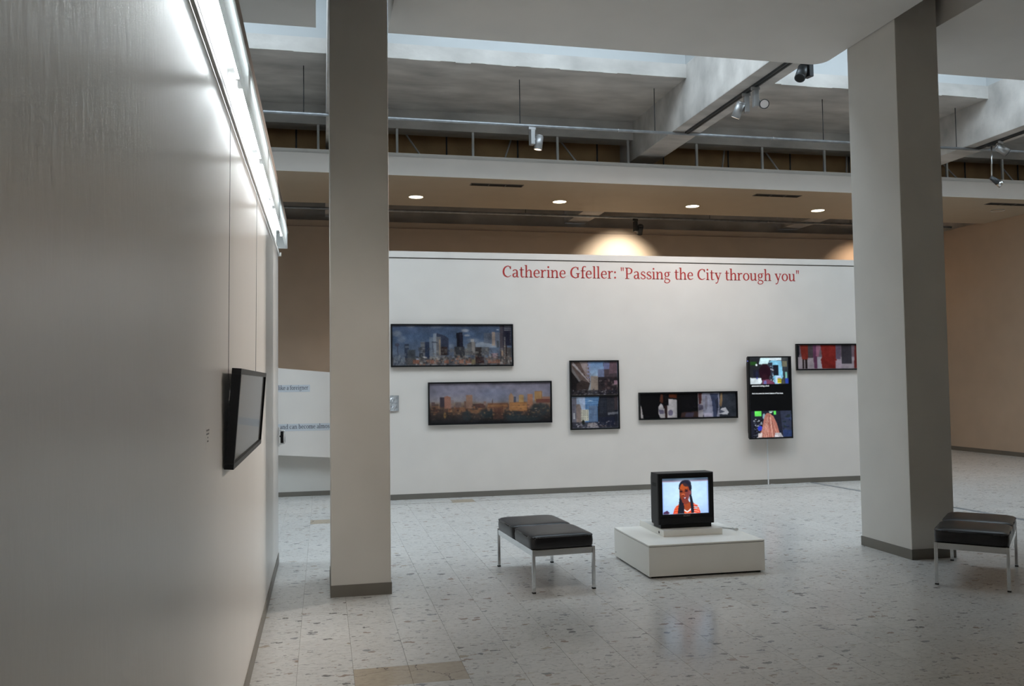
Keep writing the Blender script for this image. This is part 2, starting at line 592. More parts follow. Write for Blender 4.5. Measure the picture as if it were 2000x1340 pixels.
# ------------------------------------------------------------------ concrete roof structure
for k, (x0, x1) in enumerate(BEAMS):
    nm = ['beam over the far side bay', 'concrete beam behind the column by the partition', 'concrete beam carrying the dark spotlight track',
          'concrete beam carrying the pendant spotlight'][k]
    bm_ = struct(boxo('beam', (x0, x1, YN, 13.2, 4.90, 5.66), 'concrete', bevel=0.012), nm)
    struct(boxo('beam', (x0, x1, 13.2, 16.3, 4.62, 5.66), 'concrete'), 'deeper rear end of the ' + nm)
    boxo('upstand', (x0 + 0.004, x1 - 0.004, 6.9, 10.46, 5.66, 7.05), 'upstand', bm_)
for k, (x0, x1) in enumerate(BAYS):
    bm = bmesh.new()
    n = 22
    # slab with a slightly ragged cast front edge
    sl = struct(boxo('ceiling_slab', (x0, x1, 10.4, 16.3, 5.48, 5.66), 'concrete'),
                'raw concrete ceiling slab bay, number %s counted from the partition side' % ['one', 'two', 'three', 'four', 'five'][k])
    for q in range(n):
        xa, xb = x0 + (x1 - x0) * q / n, x0 + (x1 - x0) * (q + 1) / n
        dz = random.uniform(0, 0.012)
        box(bm, xa, xb, 10.385, 10.4, 5.478 - dz, 5.655)
    obj('cast_edge', bm, 'concrete', sl)
    struct(boxo('downstand_beam', (x0, x1, 12.38, 12.70, 5.20, 5.48), 'concrete'), 'shallow concrete cross beam below slab bay %s' % ['one', 'two', 'three', 'four', 'five'][k])
    boxo('upstand', (x0 - 0.1, x1 + 0.1, 10.42, 10.52, 5.655, 7.05), 'upstand', sl)
    boxo('near_upstand', (x0, x1, 6.80, 6.90, 4.96, 7.05), 'upstand', sl)
    # glazing
    w = struct(boxo('window_%d' % (k + 1), (x0, x1, 6.85, 10.5, 7.06, 7.075), 'frost'), 'frosted roof light over bay %s' % ['one', 'two', 'three', 'four', 'five'][k])
    for q in range(7):
        yy = 7.2 + q * 0.5
        boxo('glazing_bar', (x0, x1, yy - 0.03, yy + 0.03, 6.84, 6.92), 'upstand', w)
struct(boxo('roof', (-9.2, 12.7, YN - 0.2, 6.85, 6.70, 6.85), 'soffit'), 'solid roof over the near part of the hall')

# plastered ceiling panels hung over the near half of the hall
PANELS = [(-9.0, -4.72), (-4.1, -0.046), (0.556, 4.695), (5.17, 9.28), (9.85, 12.5)]
PN = ['flat plaster ceiling panel far beyond the partition', 'flat plaster ceiling panel above the partition end', 'broad plaster ceiling panel between the two columns',
      'plaster ceiling panel beyond the turned bench column', 'plaster ceiling panel next to the side wall']
for (x0, x1), nm in zip(PANELS, PN):
    bm = bmesh.new()
    fs = box(bm, x0, x1, YN, 7.285, 4.50, 4.95)
    ed = [] if 'two columns' not in nm else [e for e in bm.edges if abs(e.verts[0].co.x - x1) < 1e-4 and abs(e.verts[1].co.x - x1) < 1e-4
          and e.verts[0].co.y > 7 and e.verts[1].co.y > 7]
    if ed:
        bmesh.ops.bevel(bm, geom=ed, offset=0.13, segments=6, profile=0.5, affect='EDGES')
    struct(obj('ceiling_panel', bm, 'soffit'), nm)

# lower bulkhead with hangers
bk = struct(boxo('bulkhead_ceiling', (XL, XR, 12.05, 14.12, 4.43, 4.69), 'bulk', bevel=0.004), 'long lowered plaster bulkhead with downlights')
boxo('fascia', (XL, XR, 12.040, 12.052, 4.428, 4.692), 'white', bk, 0.002)
boxo('upper_lip', (XL, XR, 12.065, 12.12, 4.69, 4.755), 'soffit', bk)
boxo('brown_board', (XL, XR, 13.00, 13.06, 4.69, 5.48), 'brownboard', bk)
hx = -1.1
xs = [-5.7, -4.5, -3.4, -2.3, -1.17, -0.05, 1.07, 2.19, 3.49, 4.62, 5.76, 6.89, 8.0, 9.12, 10.3, 11.4]
for x in xs:
    boxo('hanger', (x - 0.017, x + 0.017, 12.40, 12.43, 4.69, 5.20), 'stud', bk)
for i, x in enumerate(xs):
    bm = bmesh.new()
    s = random.choice([0.3, -0.25, 0.12, -0.4])
    tube(bm, [(x + 0.45, 12.50, 4.70), (x + 0.45 + s, 12.9, 5.45)], 0.014, 6)
    obj('brace', bm, 'stud', bk)
    bm = bmesh.new()
    tube(bm, [(x + 0.8, 12.93, 4.70), (x + 0.8, 12.93, 5.47)], 0.012, 6)
    obj('brace', bm, 'darkmetal', bk)

DL = [(1.445, 'lit downlight above the blue city skyline picture', True), (3.79, 'lit downlight above the two-part street picture', True),
      (6.12, 'lit downlight above the dark figures picture', True), (8.48, 'lit downlight half above the red skirts picture, by the turned bench column', True),
      (11.72, 'unlit downlight over the taupe side wall corner', False)]
for x, lb, lit in DL:
    y = 13.40 if lit else 12.9
    t = thing('downlight', lb, 'downlight', (x, y, 4.43), group='recessed downlights in the bulkhead')
    bm = bmesh.new()
    bmesh.ops.create_cone(bm, cap_ends=False, segments=28, radius1=0.115, radius2=0.105, depth=0.012)
    bmesh.ops.translate(bm, verts=bm.verts, vec=(0, 0, -0.006))
    n = len(bm.verts)
    obj('trim_ring', bm, 'plastic', t)
    bm = bmesh.new()
    cyl(bm, (0, 0, -0.008), (0, 0, -0.002), 0.104, 28)
    obj('lens', bm, 'downglow' if lit else 'bulk', t)
    if lit:
        spot_light('downlight_beam', (x, y, 4.40), (x, y, 0), 95, WARM, 125, 0.8, 0.08)
for x in (1.6, 3.7, 6.3):  # unseen downlights added as fill for the dark area near the viewer
    for y in (3.4, 0.6, -2.2):
        t = thing('downlight', 'added fill downlight in the near ceiling panels, unseen behind the viewer', 'downlight', (x, y, 4.50), group='added fill downlights in the near ceiling panels')
        bm = bmesh.new()
        bmesh.ops.create_cone(bm, cap_ends=False, segments=28, radius1=0.115, radius2=0.105, depth=0.012)
        bmesh.ops.translate(bm, verts=bm.verts, vec=(0, 0, -0.006))
        obj('trim_ring', bm, 'plastic', t)
        bm = bmesh.new()
        cyl(bm, (0, 0, -0.008), (0, 0, -0.002), 0.104, 28)
        obj('lens', bm, 'downglow', t)
        spot_light('downlight_beam', (x, y, 4.47), (x, y, 0), NEAR_FILL_W, (1.0, 0.74, 0.50), 130, 0.9, 0.09)
for x, lb in ((2.545, 'dark slot air vent above the gap between the skyline pictures'), (7.14, 'dark slot air vent above the portrait video screen'),
              (11.48, 'dark slot air vent close to the taupe side wall')):
    t = thing('ceiling_vent', lb, 'vent', (x, 12.42, 4.43), group='slot vents in the bulkhead')
    boxo('frame', (-0.40, 0.40, -0.075, 0.075, -0.006, 0.0), 'greyink', t)
    for q in range(4):
        boxo('slat', (-0.385, 0.385, -0.055 + q * 0.032, -0.037 + q * 0.032, -0.010, -0.006), 'dark', t)
    boxo('divider', (-0.130, -0.120, -0.07, 0.07, -0.012, -0.006), 'greyink', t)
    boxo('divider', (0.125, 0.135, -0.07, 0.07, -0.012, -0.006), 'greyink', t)

# ------------------------------------------------------------------ lighting pipes, track and spotlights
def pipe(name, y, z, r, rods, top, label):
    t = thing(name, label, 'pipe', (0, y, z))
    bm = bmesh.new()
    cyl(bm, (XL, 0, 0), (XR, 0, 0), r, 14)
    obj('pipe_run', bm, 'steel', t)
    for x in rods:
        cylo('suspension_rod', (x, 0, r * 0.5), (x, 0, top - z), 0.006, 'darkmetal', t, 6)
    for x in (-1.6, 0.7, 3.9, 6.2, 8.4):
        cylo('coupling', (x, 0, 0), (x + 0.02, 0, 0), r + 0.004, 'greymetal', t, 14)
    return t


pipe('lighting_pipe', 10.87, 4.872, 0.020, (-4.9, -2.6, -0.22, 2.55, 4.44, 7.0, 9.2, 11.3), 5.48, 'long galvanised lighting pipe hung below the concrete slab')
pipe('lighting_pipe', 15.0, 4.52, 0.024, (-3, 0.7, 3.6, 7.2, 10.2), 5.48, 'dim lighting pipe close to the taupe back wall')
for x, lb in ((4.905, 'dark spotlight track under the middle concrete beam'), (9.56, 'dark spotlight track under the beam with the pendant spotlight')):
    t = thing('lighting_track', lb, 'track', (x, 0, 4.90))
    boxo('channel', (-0.03, 0.03, 2.0, 10.86, -0.03, 0.0), 'darkmetal', t)
    boxo('slot', (-0.012, 0.012, 2.0, 10.86, -0.033, -0.03), 'dark', t)


def spotlight(loc, yaw, side, aim, label, metal='greymetal', lens='lens', drop=0.0, size=1.0, gear=True):
    """gear box hanging from a track adapter with a cylinder head beside it; aim = unit direction of the beam in world space"""
    t = thing('spotlight', label, 'spotlight', loc, group='spotlights on the tracks and pipes')
    R = Matrix.Rotation(yaw, 3, 'Z')

    def P(x, y, z):
        return R @ Vector((x, y, z)) * size
    bm = bmesh.new()
    box(bm, -0.05, 0.05, -0.016, 0.016, -0.035, 0.0)
    for v in bm.verts:
        v.co = R @ v.co * size
    obj('adapter', bm, metal, t, 0.004)
    if gear:
        bm = bmesh.new()
        box(bm, -0.028, 0.028, -0.045, 0.045, -0.235, -0.045)
        for v in bm.verts:
            v.co = R @ v.co * size
        obj('gear_box', bm, metal, t, 0.006)
        bm = bmesh.new()
        cyl(bm, P(0, 0, -0.05), P(0, 0, -0.03), 0.012 * size, 10)
        obj('swivel', bm, 'chrome', t)
    hc = P(side * 0.095, 0, -0.20) if gear else Vector((0.02, 0, -0.12))
    d = Vector(aim).normalized()
    a, b = hc - d * 0.085 * size, hc + d * 0.085 * size
    bm = bmesh.new()
    cyl(bm, a, b, 0.054 * size, 22)
    cyl(bm, a - d * 0.018 * size, a, 0.040 * size, 22, 0.054 * size)
    hd = obj('head', bm, metal, t)
    bm = bmesh.new()
    cyl(bm, b, b + d * 0.006, 0.046 * size, 22)
    obj('lens', bm, lens, hd)
    bm = bmesh.new()
    cyl(bm, b - d * 0.002, b + d * 0.004, 0.0555 * size, 22)
    obj('rim', bm, 'darkmetal' if lens == 'lens' else metal, hd)
    bm = bmesh.new()
    cyl(bm, P(side * 0.02, 0, -0.14), hc, 0.012 * size, 8)
    obj('arm', bm, metal, t)
    return t


spotlight((2.71, 10.87, 4.852), 0.15, 1, (-0.12, 0.1, -1), 'grey spotlight pointing straight down from the galvanised pipe', lens='lampglow')
spotlight((4.905, 9.17, 4.87), -0.3, -1, (-0.22, 0.45, -0.85), 'grey spotlight on the beam track with its head tipped down, nearer the text wall', lens='lampglow')
spotlight((4.905, 8.95, 4.87), -0.2, 1, (-0.42, -0.85, -0.28), 'spotlight on the beam track with its pale round lens turned to the viewer', metal='greymetal', lens='lens')
spotlight((4.97, 7.95, 4.87), 0.2, -1, (-0.45, -0.35, -0.75), 'dark spotlight on the beam track half hidden by the broad ceiling panel', metal='darkmetal', lens='dark')
spotlight((9.56, 10.42, 4.87), 0.4, 1, (0.8, -0.25, -0.55), 'silver spotlight beside the pendant spotlight on the far beam', gear=False)
spotlight((5.70, 15.0, 4.497), 0.1, 1, (0.05, 0.6, -0.8), 'small dark spotlight washing the taupe back wall', metal='darkmetal', lens='lampglow')
spotlight((11.0, 15.0, 4.497), 0.1, 1, (0.05, 0.6, -0.8), 'dark spotlight by the back wall hidden behind the turned bench column', metal='darkmetal', lens='lampglow')
spot_light('wall_wash_beam', (5.79, 15.07, 4.22), (5.72, 16.0, 3.62), 160, (1.0, 0.89, 0.73), 100, 0.75, 0.02)
spot_light('wall_wash_beam', (11.09, 15.07, 4.22), (11.05, 16.0, 3.5), 70, (1.0, 0.72, 0.5), 100, 0.75, 0.02)
spot_light('track_spot_beam', (4.80, 9.25, 4.55), (4.4, 11.15, 1.9), 100, (1.0, 0.78, 0.64), 120, 0.9, 0.05)
# the two spotlights further along the beam track are aimed back at the satin partition
spot_light('track_spot_beam', (4.93, 8.90, 4.62), (-0.37, 4.9, 1.6), 1250, (1.0, 0.91, 0.83), 30, 0.9, 0.05)
spot_light('track_spot_beam', (4.82, 7.88, 4.58), (-0.37, 5.5, 1.75), 900, (1.0, 0.91, 0.83), 40, 0.9, 0.05)
# two unseen spotlights added over the viewer to brighten the column and pedestal
for x, tgt, lb in ((1.05, (0.30, 6.25, 0.5), 'added fill spotlight, unseen over the viewer, aimed at the column by the partition'), (2.35, (2.75, 6.2, 0.2), 'added fill spotlight, unseen over the viewer, aimed at the white pedestal')):
    spotlight((x, 3.6, 4.50), 0.0, 1, (tgt[0] - x, tgt[1] - 3.6, tgt[2] - 4.5), lb, lens='lampglow')
    spot_light('near_fill_beam', (x + 0.1, 3.72, 4.20), tgt, 85, (1.0, 0.96, 0.91), 46, 0.9, 0.05)
t = thing('pendant_spotlight', 'small spotlight on a thin chrome drop rod under the far beam', 'spotlight', (9.55, 10.58, 4.872))
cylo('rod', (0, 0, 0), (-0.02, 0, -0.50), 0.011, 'chrome', t, 10)
boxo('adapter', (-0.03, 0.03, -0.05, 0.05, -0.03, 0.0), 'darkmetal', t, 0.004)
hd = cylo('head', (-0.04, 0.0, -0.49), (0.06, -0.03, -0.57), 0.026, 'darkmetal', t, 16, 0.045)
cylo('reflector', (0.06, -0.03, -0.57), (0.105, -0.045, -0.605), 0.045, 'chrome', hd, 16, 0.05)

# ------------------------------------------------------------------ lettering (own serif outlines)
ST = 0.20


def Rr(x0, y0, x1, y1):
    return [[(x0, y0), (x1, y0), (x1, y1), (x0, y1)]]


def Kk(pts, closed=False, sub=6):
    P = np.array(pts, float)
    n = len(P)
    out = []
    segs = n if closed else n - 1
    for i in range(segs):
        if closed:
            p0, p1, p2, p3 = P[(i - 1) % n], P[i], P[(i + 1) % n], P[(i + 2) % n]
        else:
            p1, p2 = P[i], P[i + 1]
            p0 = P[i - 1] if i else 2 * p1 - p2
            p3 = P[i + 2] if i + 2 < n else 2 * p2 - p1
        for s in range(sub):
            t = s / sub
            out.append(0.5 * ((2 * p1) + (p2 - p0) * t + (2 * p0 - 5 * p1 + 4 * p2 - p3) * t * t + (3 * p1 - p0 - 3 * p2 + p3) * t ** 3))
    if not closed:
        out.append(P[-1])
    out = np.array(out)
    m = len(out)
    Lf, Rt = [], []
    for i in range(m):
        a = out[(i - 1) % m] if (closed or i) else out[i]
        b = out[(i + 1) % m] if (closed or i < m - 1) else out[i]
        d = (b - a)[:2]
        d = d / (np.linalg.norm(d) + 1e-9)
        nrm = np.array([-d[1], d[0]]) * max(out[i][2], 0.02) / 2
        Lf.append(tuple(out[i][:2] + nrm))
        Rt.append(tuple(out[i][:2] - nrm))
    polys = []
    for i in range(m if closed else m - 1):
        j = (i + 1) % m
        polys.append([Rt[i], Rt[j], Lf[j], Lf[i]])
    return polys


def ell(cx, cy, r):
    return [[(cx + r * math.cos(a * math.pi / 6), cy + r * math.sin(a * math.pi / 6)) for a in range(12)]]


def oval(cx, cy, rx, ry, tk=0.20, tn=0.09):
    pts = []
    for k in range(12):
        a = 2 * math.pi * k / 12
        pts.append((cx + rx * math.cos(a), cy + ry * math.sin(a), tn + (tk - tn) * abs(math.cos(a)) ** 1.5))
    return Kk(pts, True, 3)


SH = 0.085


def stem(x, y1, y0=0.0, foot=True, flag=True):
    p = Rr(x, y0, x + ST, y1)
    if foot:
        p += Rr(x - 0.12, 0, x + ST + 0.12, SH)
    if flag:
        p += Rr(x - 0.12, y1 - SH, x + 0.1, y1)
    return p


def arch(x):
    return Kk([(x, 0.70, 0.06), (x + 0.17, 0.89, 0.11), (x + 0.35, 0.93, 0.13), (x + 0.49, 0.82, 0.19), (x + 0.53, 0.62, 0.20), (x + 0.53, 0.0, 0.20)]) + \
        Rr(x + 0.31, 0, x + 0.75, SH)


GL = {
    'a': (0.92, Kk([(0.13, 0.78, 0.14), (0.24, 0.90, 0.11), (0.43, 0.94, 0.10), (0.60, 0.86, 0.16), (0.66, 0.66, 0.20), (0.66, 0.10, 0.20)]) +
          Kk([(0.62, 0.55, 0.07), (0.38, 0.50, 0.09), (0.17, 0.38, 0.17), (0.15, 0.18, 0.18), (0.30, 0.05, 0.12), (0.47, 0.08, 0.10), (0.62, 0.24, 0.07)]) +
          Kk([(0.66, 0.12, 0.16), (0.74, 0.04, 0.10), (0.90, 0.06, 0.07)])),
    'b': (1.05, stem(0.12, 1.55, foot=False) + Kk([(0.30, 0.74, 0.06), (0.48, 0.92, 0.11), (0.70, 0.88, 0.15), (0.87, 0.50, 0.21), (0.74, 0.13, 0.16), (0.50, 0.04, 0.10), (0.24, 0.10, 0.08)])),
    'c': (0.90, Kk([(0.76, 0.72, 0.15), (0.66, 0.90, 0.11), (0.48, 0.95, 0.10), (0.23, 0.80, 0.16), (0.13, 0.48, 0.21), (0.24, 0.16, 0.17), (0.50, 0.04, 0.10), (0.82, 0.18, 0.06)])),
    'd': (1.08, stem(0.72, 1.55, foot=False) + Rr(0.75, 0, 1.05, SH) + Kk([(0.74, 0.78, 0.06), (0.55, 0.94, 0.10), (0.28, 0.83, 0.15), (0.13, 0.47, 0.21), (0.24, 0.13, 0.16), (0.46, 0.04, 0.10), (0.74, 0.24, 0.06)])),
    'e': (0.95, Kk([(0.16, 0.52, 0.08), (0.45, 0.52, 0.08), (0.80, 0.52, 0.08)]) +
          Kk([(0.78, 0.53, 0.17), (0.72, 0.82, 0.15), (0.48, 0.95, 0.09), (0.23, 0.80, 0.16), (0.13, 0.48, 0.21), (0.24, 0.16, 0.17), (0.52, 0.04, 0.10), (0.86, 0.19, 0.06)])),
    'f': (0.62, Rr(0.18, 0, 0.38, 1.2) + Kk([(0.28, 1.15, 0.20), (0.33, 1.37, 0.17), (0.50, 1.50, 0.10), (0.74, 1.44, 0.13)]) + Rr(0.02, 0.905, 0.64, 0.99) + Rr(0.04, 0, 0.56, SH)),
    'g': (0.98, oval(0.43, 0.65, 0.26, 0.28, 0.19, 0.08) +
          Kk([(0.28, 0.40, 0.07), (0.17, 0.25, 0.09), (0.24, 0.10, 0.12), (0.58, 0.04, 0.13), (0.82, -0.13, 0.14), (0.72, -0.35, 0.10), (0.42, -0.45, 0.09), (0.13, -0.35, 0.12), (0.11, -0.17, 0.10), (0.27, 0.02, 0.06)]) +
          Rr(0.58, 0.89, 0.95, 0.98)),
    'h': (1.10, stem(0.12, 1.55) + arch(0.30)),
    'i': (0.52, stem(0.14, 0.98) + ell(0.23, 1.34, 0.125)),
    'k': (1.05, stem(0.12, 1.55) + Kk([(0.32, 0.42, 0.08), (0.80, 0.95, 0.08)]) + Kk([(0.46, 0.60, 0.12), (0.88, 0.04, 0.22)]) + Rr(0.62, 0.9, 1.0, 0.98) + Rr(0.66, 0, 1.05, SH)),
    'l': (0.52, stem(0.14, 1.55)),
    'm': (1.62, stem(0.12, 0.98) + arch(0.30) + arch(0.83)),
    'n': (1.10, stem(0.12, 0.98) + arch(0.30)),
    'o': (1.00, oval(0.5, 0.49, 0.375, 0.45)),
    'r': (0.78, stem(0.12, 0.98) + Kk([(0.30, 0.66, 0.06), (0.42, 0.86, 0.11), (0.55, 0.93, 0.12), (0.73, 0.88, 0.17)])),
    's': (0.80, Kk([(0.66, 0.74, 0.13), (0.58, 0.90, 0.10), (0.40, 0.95, 0.09), (0.18, 0.82, 0.13), (0.19, 0.63, 0.17), (0.42, 0.50, 0.19), (0.65, 0.34, 0.17), (0.66, 0.15, 0.14), (0.42, 0.03, 0.09), (0.20, 0.08, 0.10), (0.11, 0.26, 0.13)])),
    't': (0.68, Kk([(0.28, 1.28, 0.14), (0.28, 0.9, 0.20), (0.28, 0.26, 0.20), (0.35, 0.07, 0.15), (0.48, 0.04, 0.10), (0.66, 0.11, 0.06)]) + Rr(0.02, 0.905, 0.63, 0.99)),
    'u': (1.10, stem(0.12, 0.98, 0.3, foot=False) + Kk([(0.22, 0.34, 0.20), (0.27, 0.12, 0.18), (0.42, 0.05, 0.12), (0.60, 0.10, 0.10), (0.76, 0.28, 0.06)]) + Rr(0.73, 0, 0.93, 0.98) + Rr(0.60, 0.9, 0.8, 0.98) + Rr(0.8, 0, 1.05, SH)),
    'y': (1.00, Kk([(0.18, 0.95, 0.21), (0.54, 0.08, 0.20)]) + Kk([(0.86, 0.95, 0.09), (0.52, 0.02, 0.10), (0.38, -0.32, 0.11), (0.12, -0.40, 0.15)]) + Rr(0.0, 0.9, 0.42, 0.98) + Rr(0.66, 0.9, 1.02, 0.98)),
    'C': (1.25, Kk([(1.08, 1.08, 0.13), (0.98, 1.30, 0.12), (0.72, 1.39, 0.10), (0.33, 1.17, 0.19), (0.16, 0.71, 0.24), (0.30, 0.26, 0.20), (0.72, 0.04, 0.10), (1.15, 0.24, 0.07)]) + Rr(1.05, 1.02, 1.14, 1.40)),
    'G': (1.42, Kk([(1.10, 1.08, 0.13), (1.0, 1.30, 0.12), (0.74, 1.39, 0.10), (0.33, 1.17, 0.19), (0.16, 0.71, 0.24), (0.30, 0.26, 0.20), (0.74, 0.04, 0.10), (1.08, 0.14, 0.12)]) + Rr(1.07, 1.02, 1.16, 1.40) + Rr(0.99, 0.08, 1.20, 0.62) + Rr(0.82, 0.56, 1.35, 0.64)),
    'P': (1.18, Rr(0.20, 0, 0.41, 1.43) + Rr(0.05, 0, 0.62, SH) + Rr(0.05, 1.345, 0.5, 1.43) +
          Kk([(0.38, 1.385, 0.09), (0.70, 1.37, 0.10), (0.94, 1.20, 0.18), (0.98, 1.02, 0.21), (0.88, 0.78, 0.17), (0.64, 0.66, 0.09), (0.38, 0.66, 0.08)])),
    ':': (0.42, ell(0.2, 0.13, 0.13) + ell(0.2, 0.82, 0.13)),
    '"': (0.60, [[(0.12, 0.98), (0.20, 0.98), (0.24, 1.46), (0.08, 1.46)], [(0.38, 0.98), (0.46, 0.98), (0.50, 1.46), (0.34, 1.46)]]),
    ' ': (0.44, []),
}


def lettering(name, text, x0, x1, y, z, xh, mat, parent, thick=0.002, slope=0.0):
    total = sum(GL[c][0] + 0.03 for c in text)
    sx = (x1 - x0) / total
    bm = bmesh.new()
    pen = x0
    for c in text:
        w, polys = GL[c]
        for pl in polys:
            f = [bm.verts.new((pen + px * sx, y - thick, z + pz * xh + slope * (pen - x0))) for px, pz in pl]
            bm.faces.new(f)
        pen += (w + 0.03) * sx
    for f in bm.faces:
        f.normal_update()
        if f.normal.y > 0:
            f.normal_flip()
    r = bmesh.ops.extrude_face_region(bm, geom=list(bm.faces))
    for e in r['geom']:
        if isinstance(e, bmesh.types.BMVert):
            e.co.y += thick
    bmesh.ops.recalc_face_normals(bm, faces=bm.faces)
    return obj(name, bm, mat, parent)


o = lettering('title_lettering', 'Catherine Gfeller: "Passing the City through you"', 2.345, 6.735, WY, 2.892, 0.108, 'red', wt)
o['label'] = 'dark red serif title lettering across the top of the wall'
for (xa, xb, za, zb) in ((-1.6, -0.165, 1.398, 1.492), (-1.6, 0.40, 0.880, 0.975)):
    s_ = boxo('film_strip', (xa, xb, 11.798, 11.8, za, zb), 'strip', tp)
lettering('wall_lettering', 'like a foreigner', -0.575, -0.185, 11.798, 1.427, 0.040, 'ink', tp, 0.001)
lettering('wall_lettering', 'and can become almost', -0.553, 0.115, 11.798, 0.909, 0.042, 'ink', tp, 0.001)

# ------------------------------------------------------------------ flat printed pictures, painted in code and stored as point colours
class Art:
    def __init__(s, w, h, x0, y0, x1, y1, bg=(60, 60, 60)):
        s.w, s.h = w, h
        s.X, s.Y = np.meshgrid(np.linspace(x0, x1, w), np.linspace(y0, y1, h))
        s.a = np.ones((h, w, 3)) * np.array(bg, float)
        s.sx, s.sy = (x1 - x0) / w, (y1 - y0) / h

    def put(s, m, c, al=1.0):
        m = np.asarray(m, float) * al
        s.a = s.a * (1 - m[..., None]) + np.array(c, float) * m[..., None]

    def grad(s, stops):
        ys = [p[0] for p in stops]
        s.a = np.stack([np.interp(s.Y, ys, [p[1][k] for p in stops]) for k in range(3)], -1)

    def rect(s, x0, y0, x1, y1, c, al=1.0):
        s.put((s.X >= x0) & (s.X < x1) & (s.Y >= y0) & (s.Y < y1), c, al)

    def poly(s, pts, c, al=1.0):
        m = np.zeros(s.X.shape, bool)
        n = len(pts)
        for i in range(n):
            (ax, ay), (bx, by) = pts[i], pts[(i + 1) % n]
            if ay == by:
                continue
            cond = ((ay > s.Y) != (by > s.Y)) & (s.X < (bx - ax) * (s.Y - ay) / (by - ay) + ax)
            m ^= cond
        s.put(m, c, al)

    def ell(s, cx, cy, rx, ry, c, al=1.0, soft=0.0):
        d = ((s.X - cx) / rx) ** 2 + ((s.Y - cy) / ry) ** 2
        s.put(np.clip((1 - d) / soft, 0, 1) if soft else d < 1, c, al)

    def line(s, x0, y0, x1, y1, wd, c, al=1.0):
        dx, dy = x1 - x0, y1 - y0
        t = np.clip(((s.X - x0) * dx + (s.Y - y0) * dy) / (dx * dx + dy * dy + 1e-9), 0, 1)
        s.put(np.hypot(s.X - x0 - t * dx, s.Y - y0 - t * dy) < wd / 2, c, al)

    def win(s, x0, y0, x1, y1, nx, ny, c, al=0.6, fx=0.5, fy=0.5):
        u = (s.X - x0) / (x1 - x0) * nx
        v = (s.Y - y0) / (y1 - y0) * ny
        s.put((u >= 0) & (u < nx) & (v >= 0) & (v < ny) & (u % 1 < fx) & (v % 1 < fy), c, al)

    def bits(s, x0, y0, x1, y1, n, cols, wr, hr, al=0.7):
        for _ in range(n):
            x, y = random.uniform(x0, x1), random.uniform(y0, y1)
            w, h = random.uniform(*wr), random.uniform(*hr)
            s.rect(x, y, x + w, y + h, random.choice(cols), al)

    def grain(s, amt):
        n = rng.normal(0, amt, (s.h, s.w, 1))
        s.a = s.a + n

    def mottle(s, amt, cells=14):
        """uneven exposure of a layered photograph: smooth noise in three sizes"""
        tot = np.zeros((s.h, s.w))
        for q in (1, 2, 4):
            gh, gw = max(3, cells * q * s.h // s.w + 2), cells * q
            g = rng.normal(0, 1, (gh, gw))
            yy, xx = np.linspace(0, gh - 1.001, s.h), np.linspace(0, gw - 1.001, s.w)
            iy, ix = yy.astype(int), xx.astype(int)
            fy, fx = (yy - iy)[:, None], (xx - ix)[None]
            tot += (g[iy][:, ix] * (1 - fy) * (1 - fx) + g[iy + 1][:, ix] * fy * (1 - fx) + g[iy][:, ix + 1] * (1 - fy) * fx + g[iy + 1][:, ix + 1] * fy * fx) / q ** 0.5
        s.a = s.a * (1 + amt * tot[..., None])

    def blur(s, k=1):
        for _ in range(k):
            p = np.pad(s.a, ((1, 1), (1, 1), (0, 0)), 'edge')
            s.a = (p[1:-1, 1:-1] * 2 + p[:-2, 1:-1] + p[2:, 1:-1] + p[1:-1, :-2] + p[1:-1, 2:]) / 6

    def cells(s, gain, sat=1.0):
        g = s.a.mean(-1, keepdims=True)
        return np.clip(lin(np.clip(g + (s.a - g) * sat, 0, 255)) * gain, 0, 4)


def print_mat(name, emission=0.0, rough=0.25, coat=0.6):
    m, nt, p = base_mat(name)
    at = node(nt, 'ShaderNodeAttribute')
    at.attribute_name = 'ink'
    if emission:
        p.inputs['Base Color'].default_value = (0.004, 0.004, 0.004, 1)
        p.inputs['Specular IOR Level'].default_value = 0.2
        nt.links.new(at.outputs['Color'], p.inputs['Emission Color'])
        p.inputs['Emission Strength'].default_value = emission
        m.cycles.emission_sampling = 'NONE'
        p.inputs['Roughness'].default_value = 0.15
    else:
        nt.links.new(at.outputs['Color'], p.inputs['Base Color'])
        p.inputs['Roughness'].default_value = rough
        p.inputs['Coat Weight'].default_value = coat
        p.inputs['Coat Roughness'].default_value = 0.04
        p.inputs['Coat IOR'].default_value = 1.3
        p.inputs['Specular IOR Level'].default_value = 0.2
    return m


M['print'] = print_mat('photographic print')
M['screen'] = print_mat('lit video screen', 1.0)
M['crt'] = print_mat('lit tube screen', 1.15)


def art_mesh(name, art, P, mat, parent, gain=1.0):
    """P(u, v) -> local point, u to the right, v downwards, both 0..1"""
    w, h = art.w, art.h
    verts = [P(i / (w - 1), j / (h - 1)) for j in range(h) for i in range(w)]
    faces = [(j * w + i, (j + 1) * w + i, (j + 1) * w + i + 1, j * w + i + 1) for j in range(h - 1) for i in range(w - 1)]
    me = bpy.data.meshes.new(name)
    me.from_pydata(verts, [], faces)
    ca = me.color_attributes.new('ink', 'FLOAT_COLOR', 'POINT')
    c = art.cells(gain, 0.72 if mat == 'print' else 1.0).reshape(-1, 3)
    c = np.concatenate([c, np.ones((len(c), 1))], 1).astype(np.float32)
    ca.data.foreach_set('color', c.ravel())
    me.materials.append(M[mat])
    for p in me.polygons:
        p.use_smooth = True
    o = bpy.data.objects.new(name, me)
    C.objects.link(o)
    o.parent = parent
    return o


GAIN = 1.2


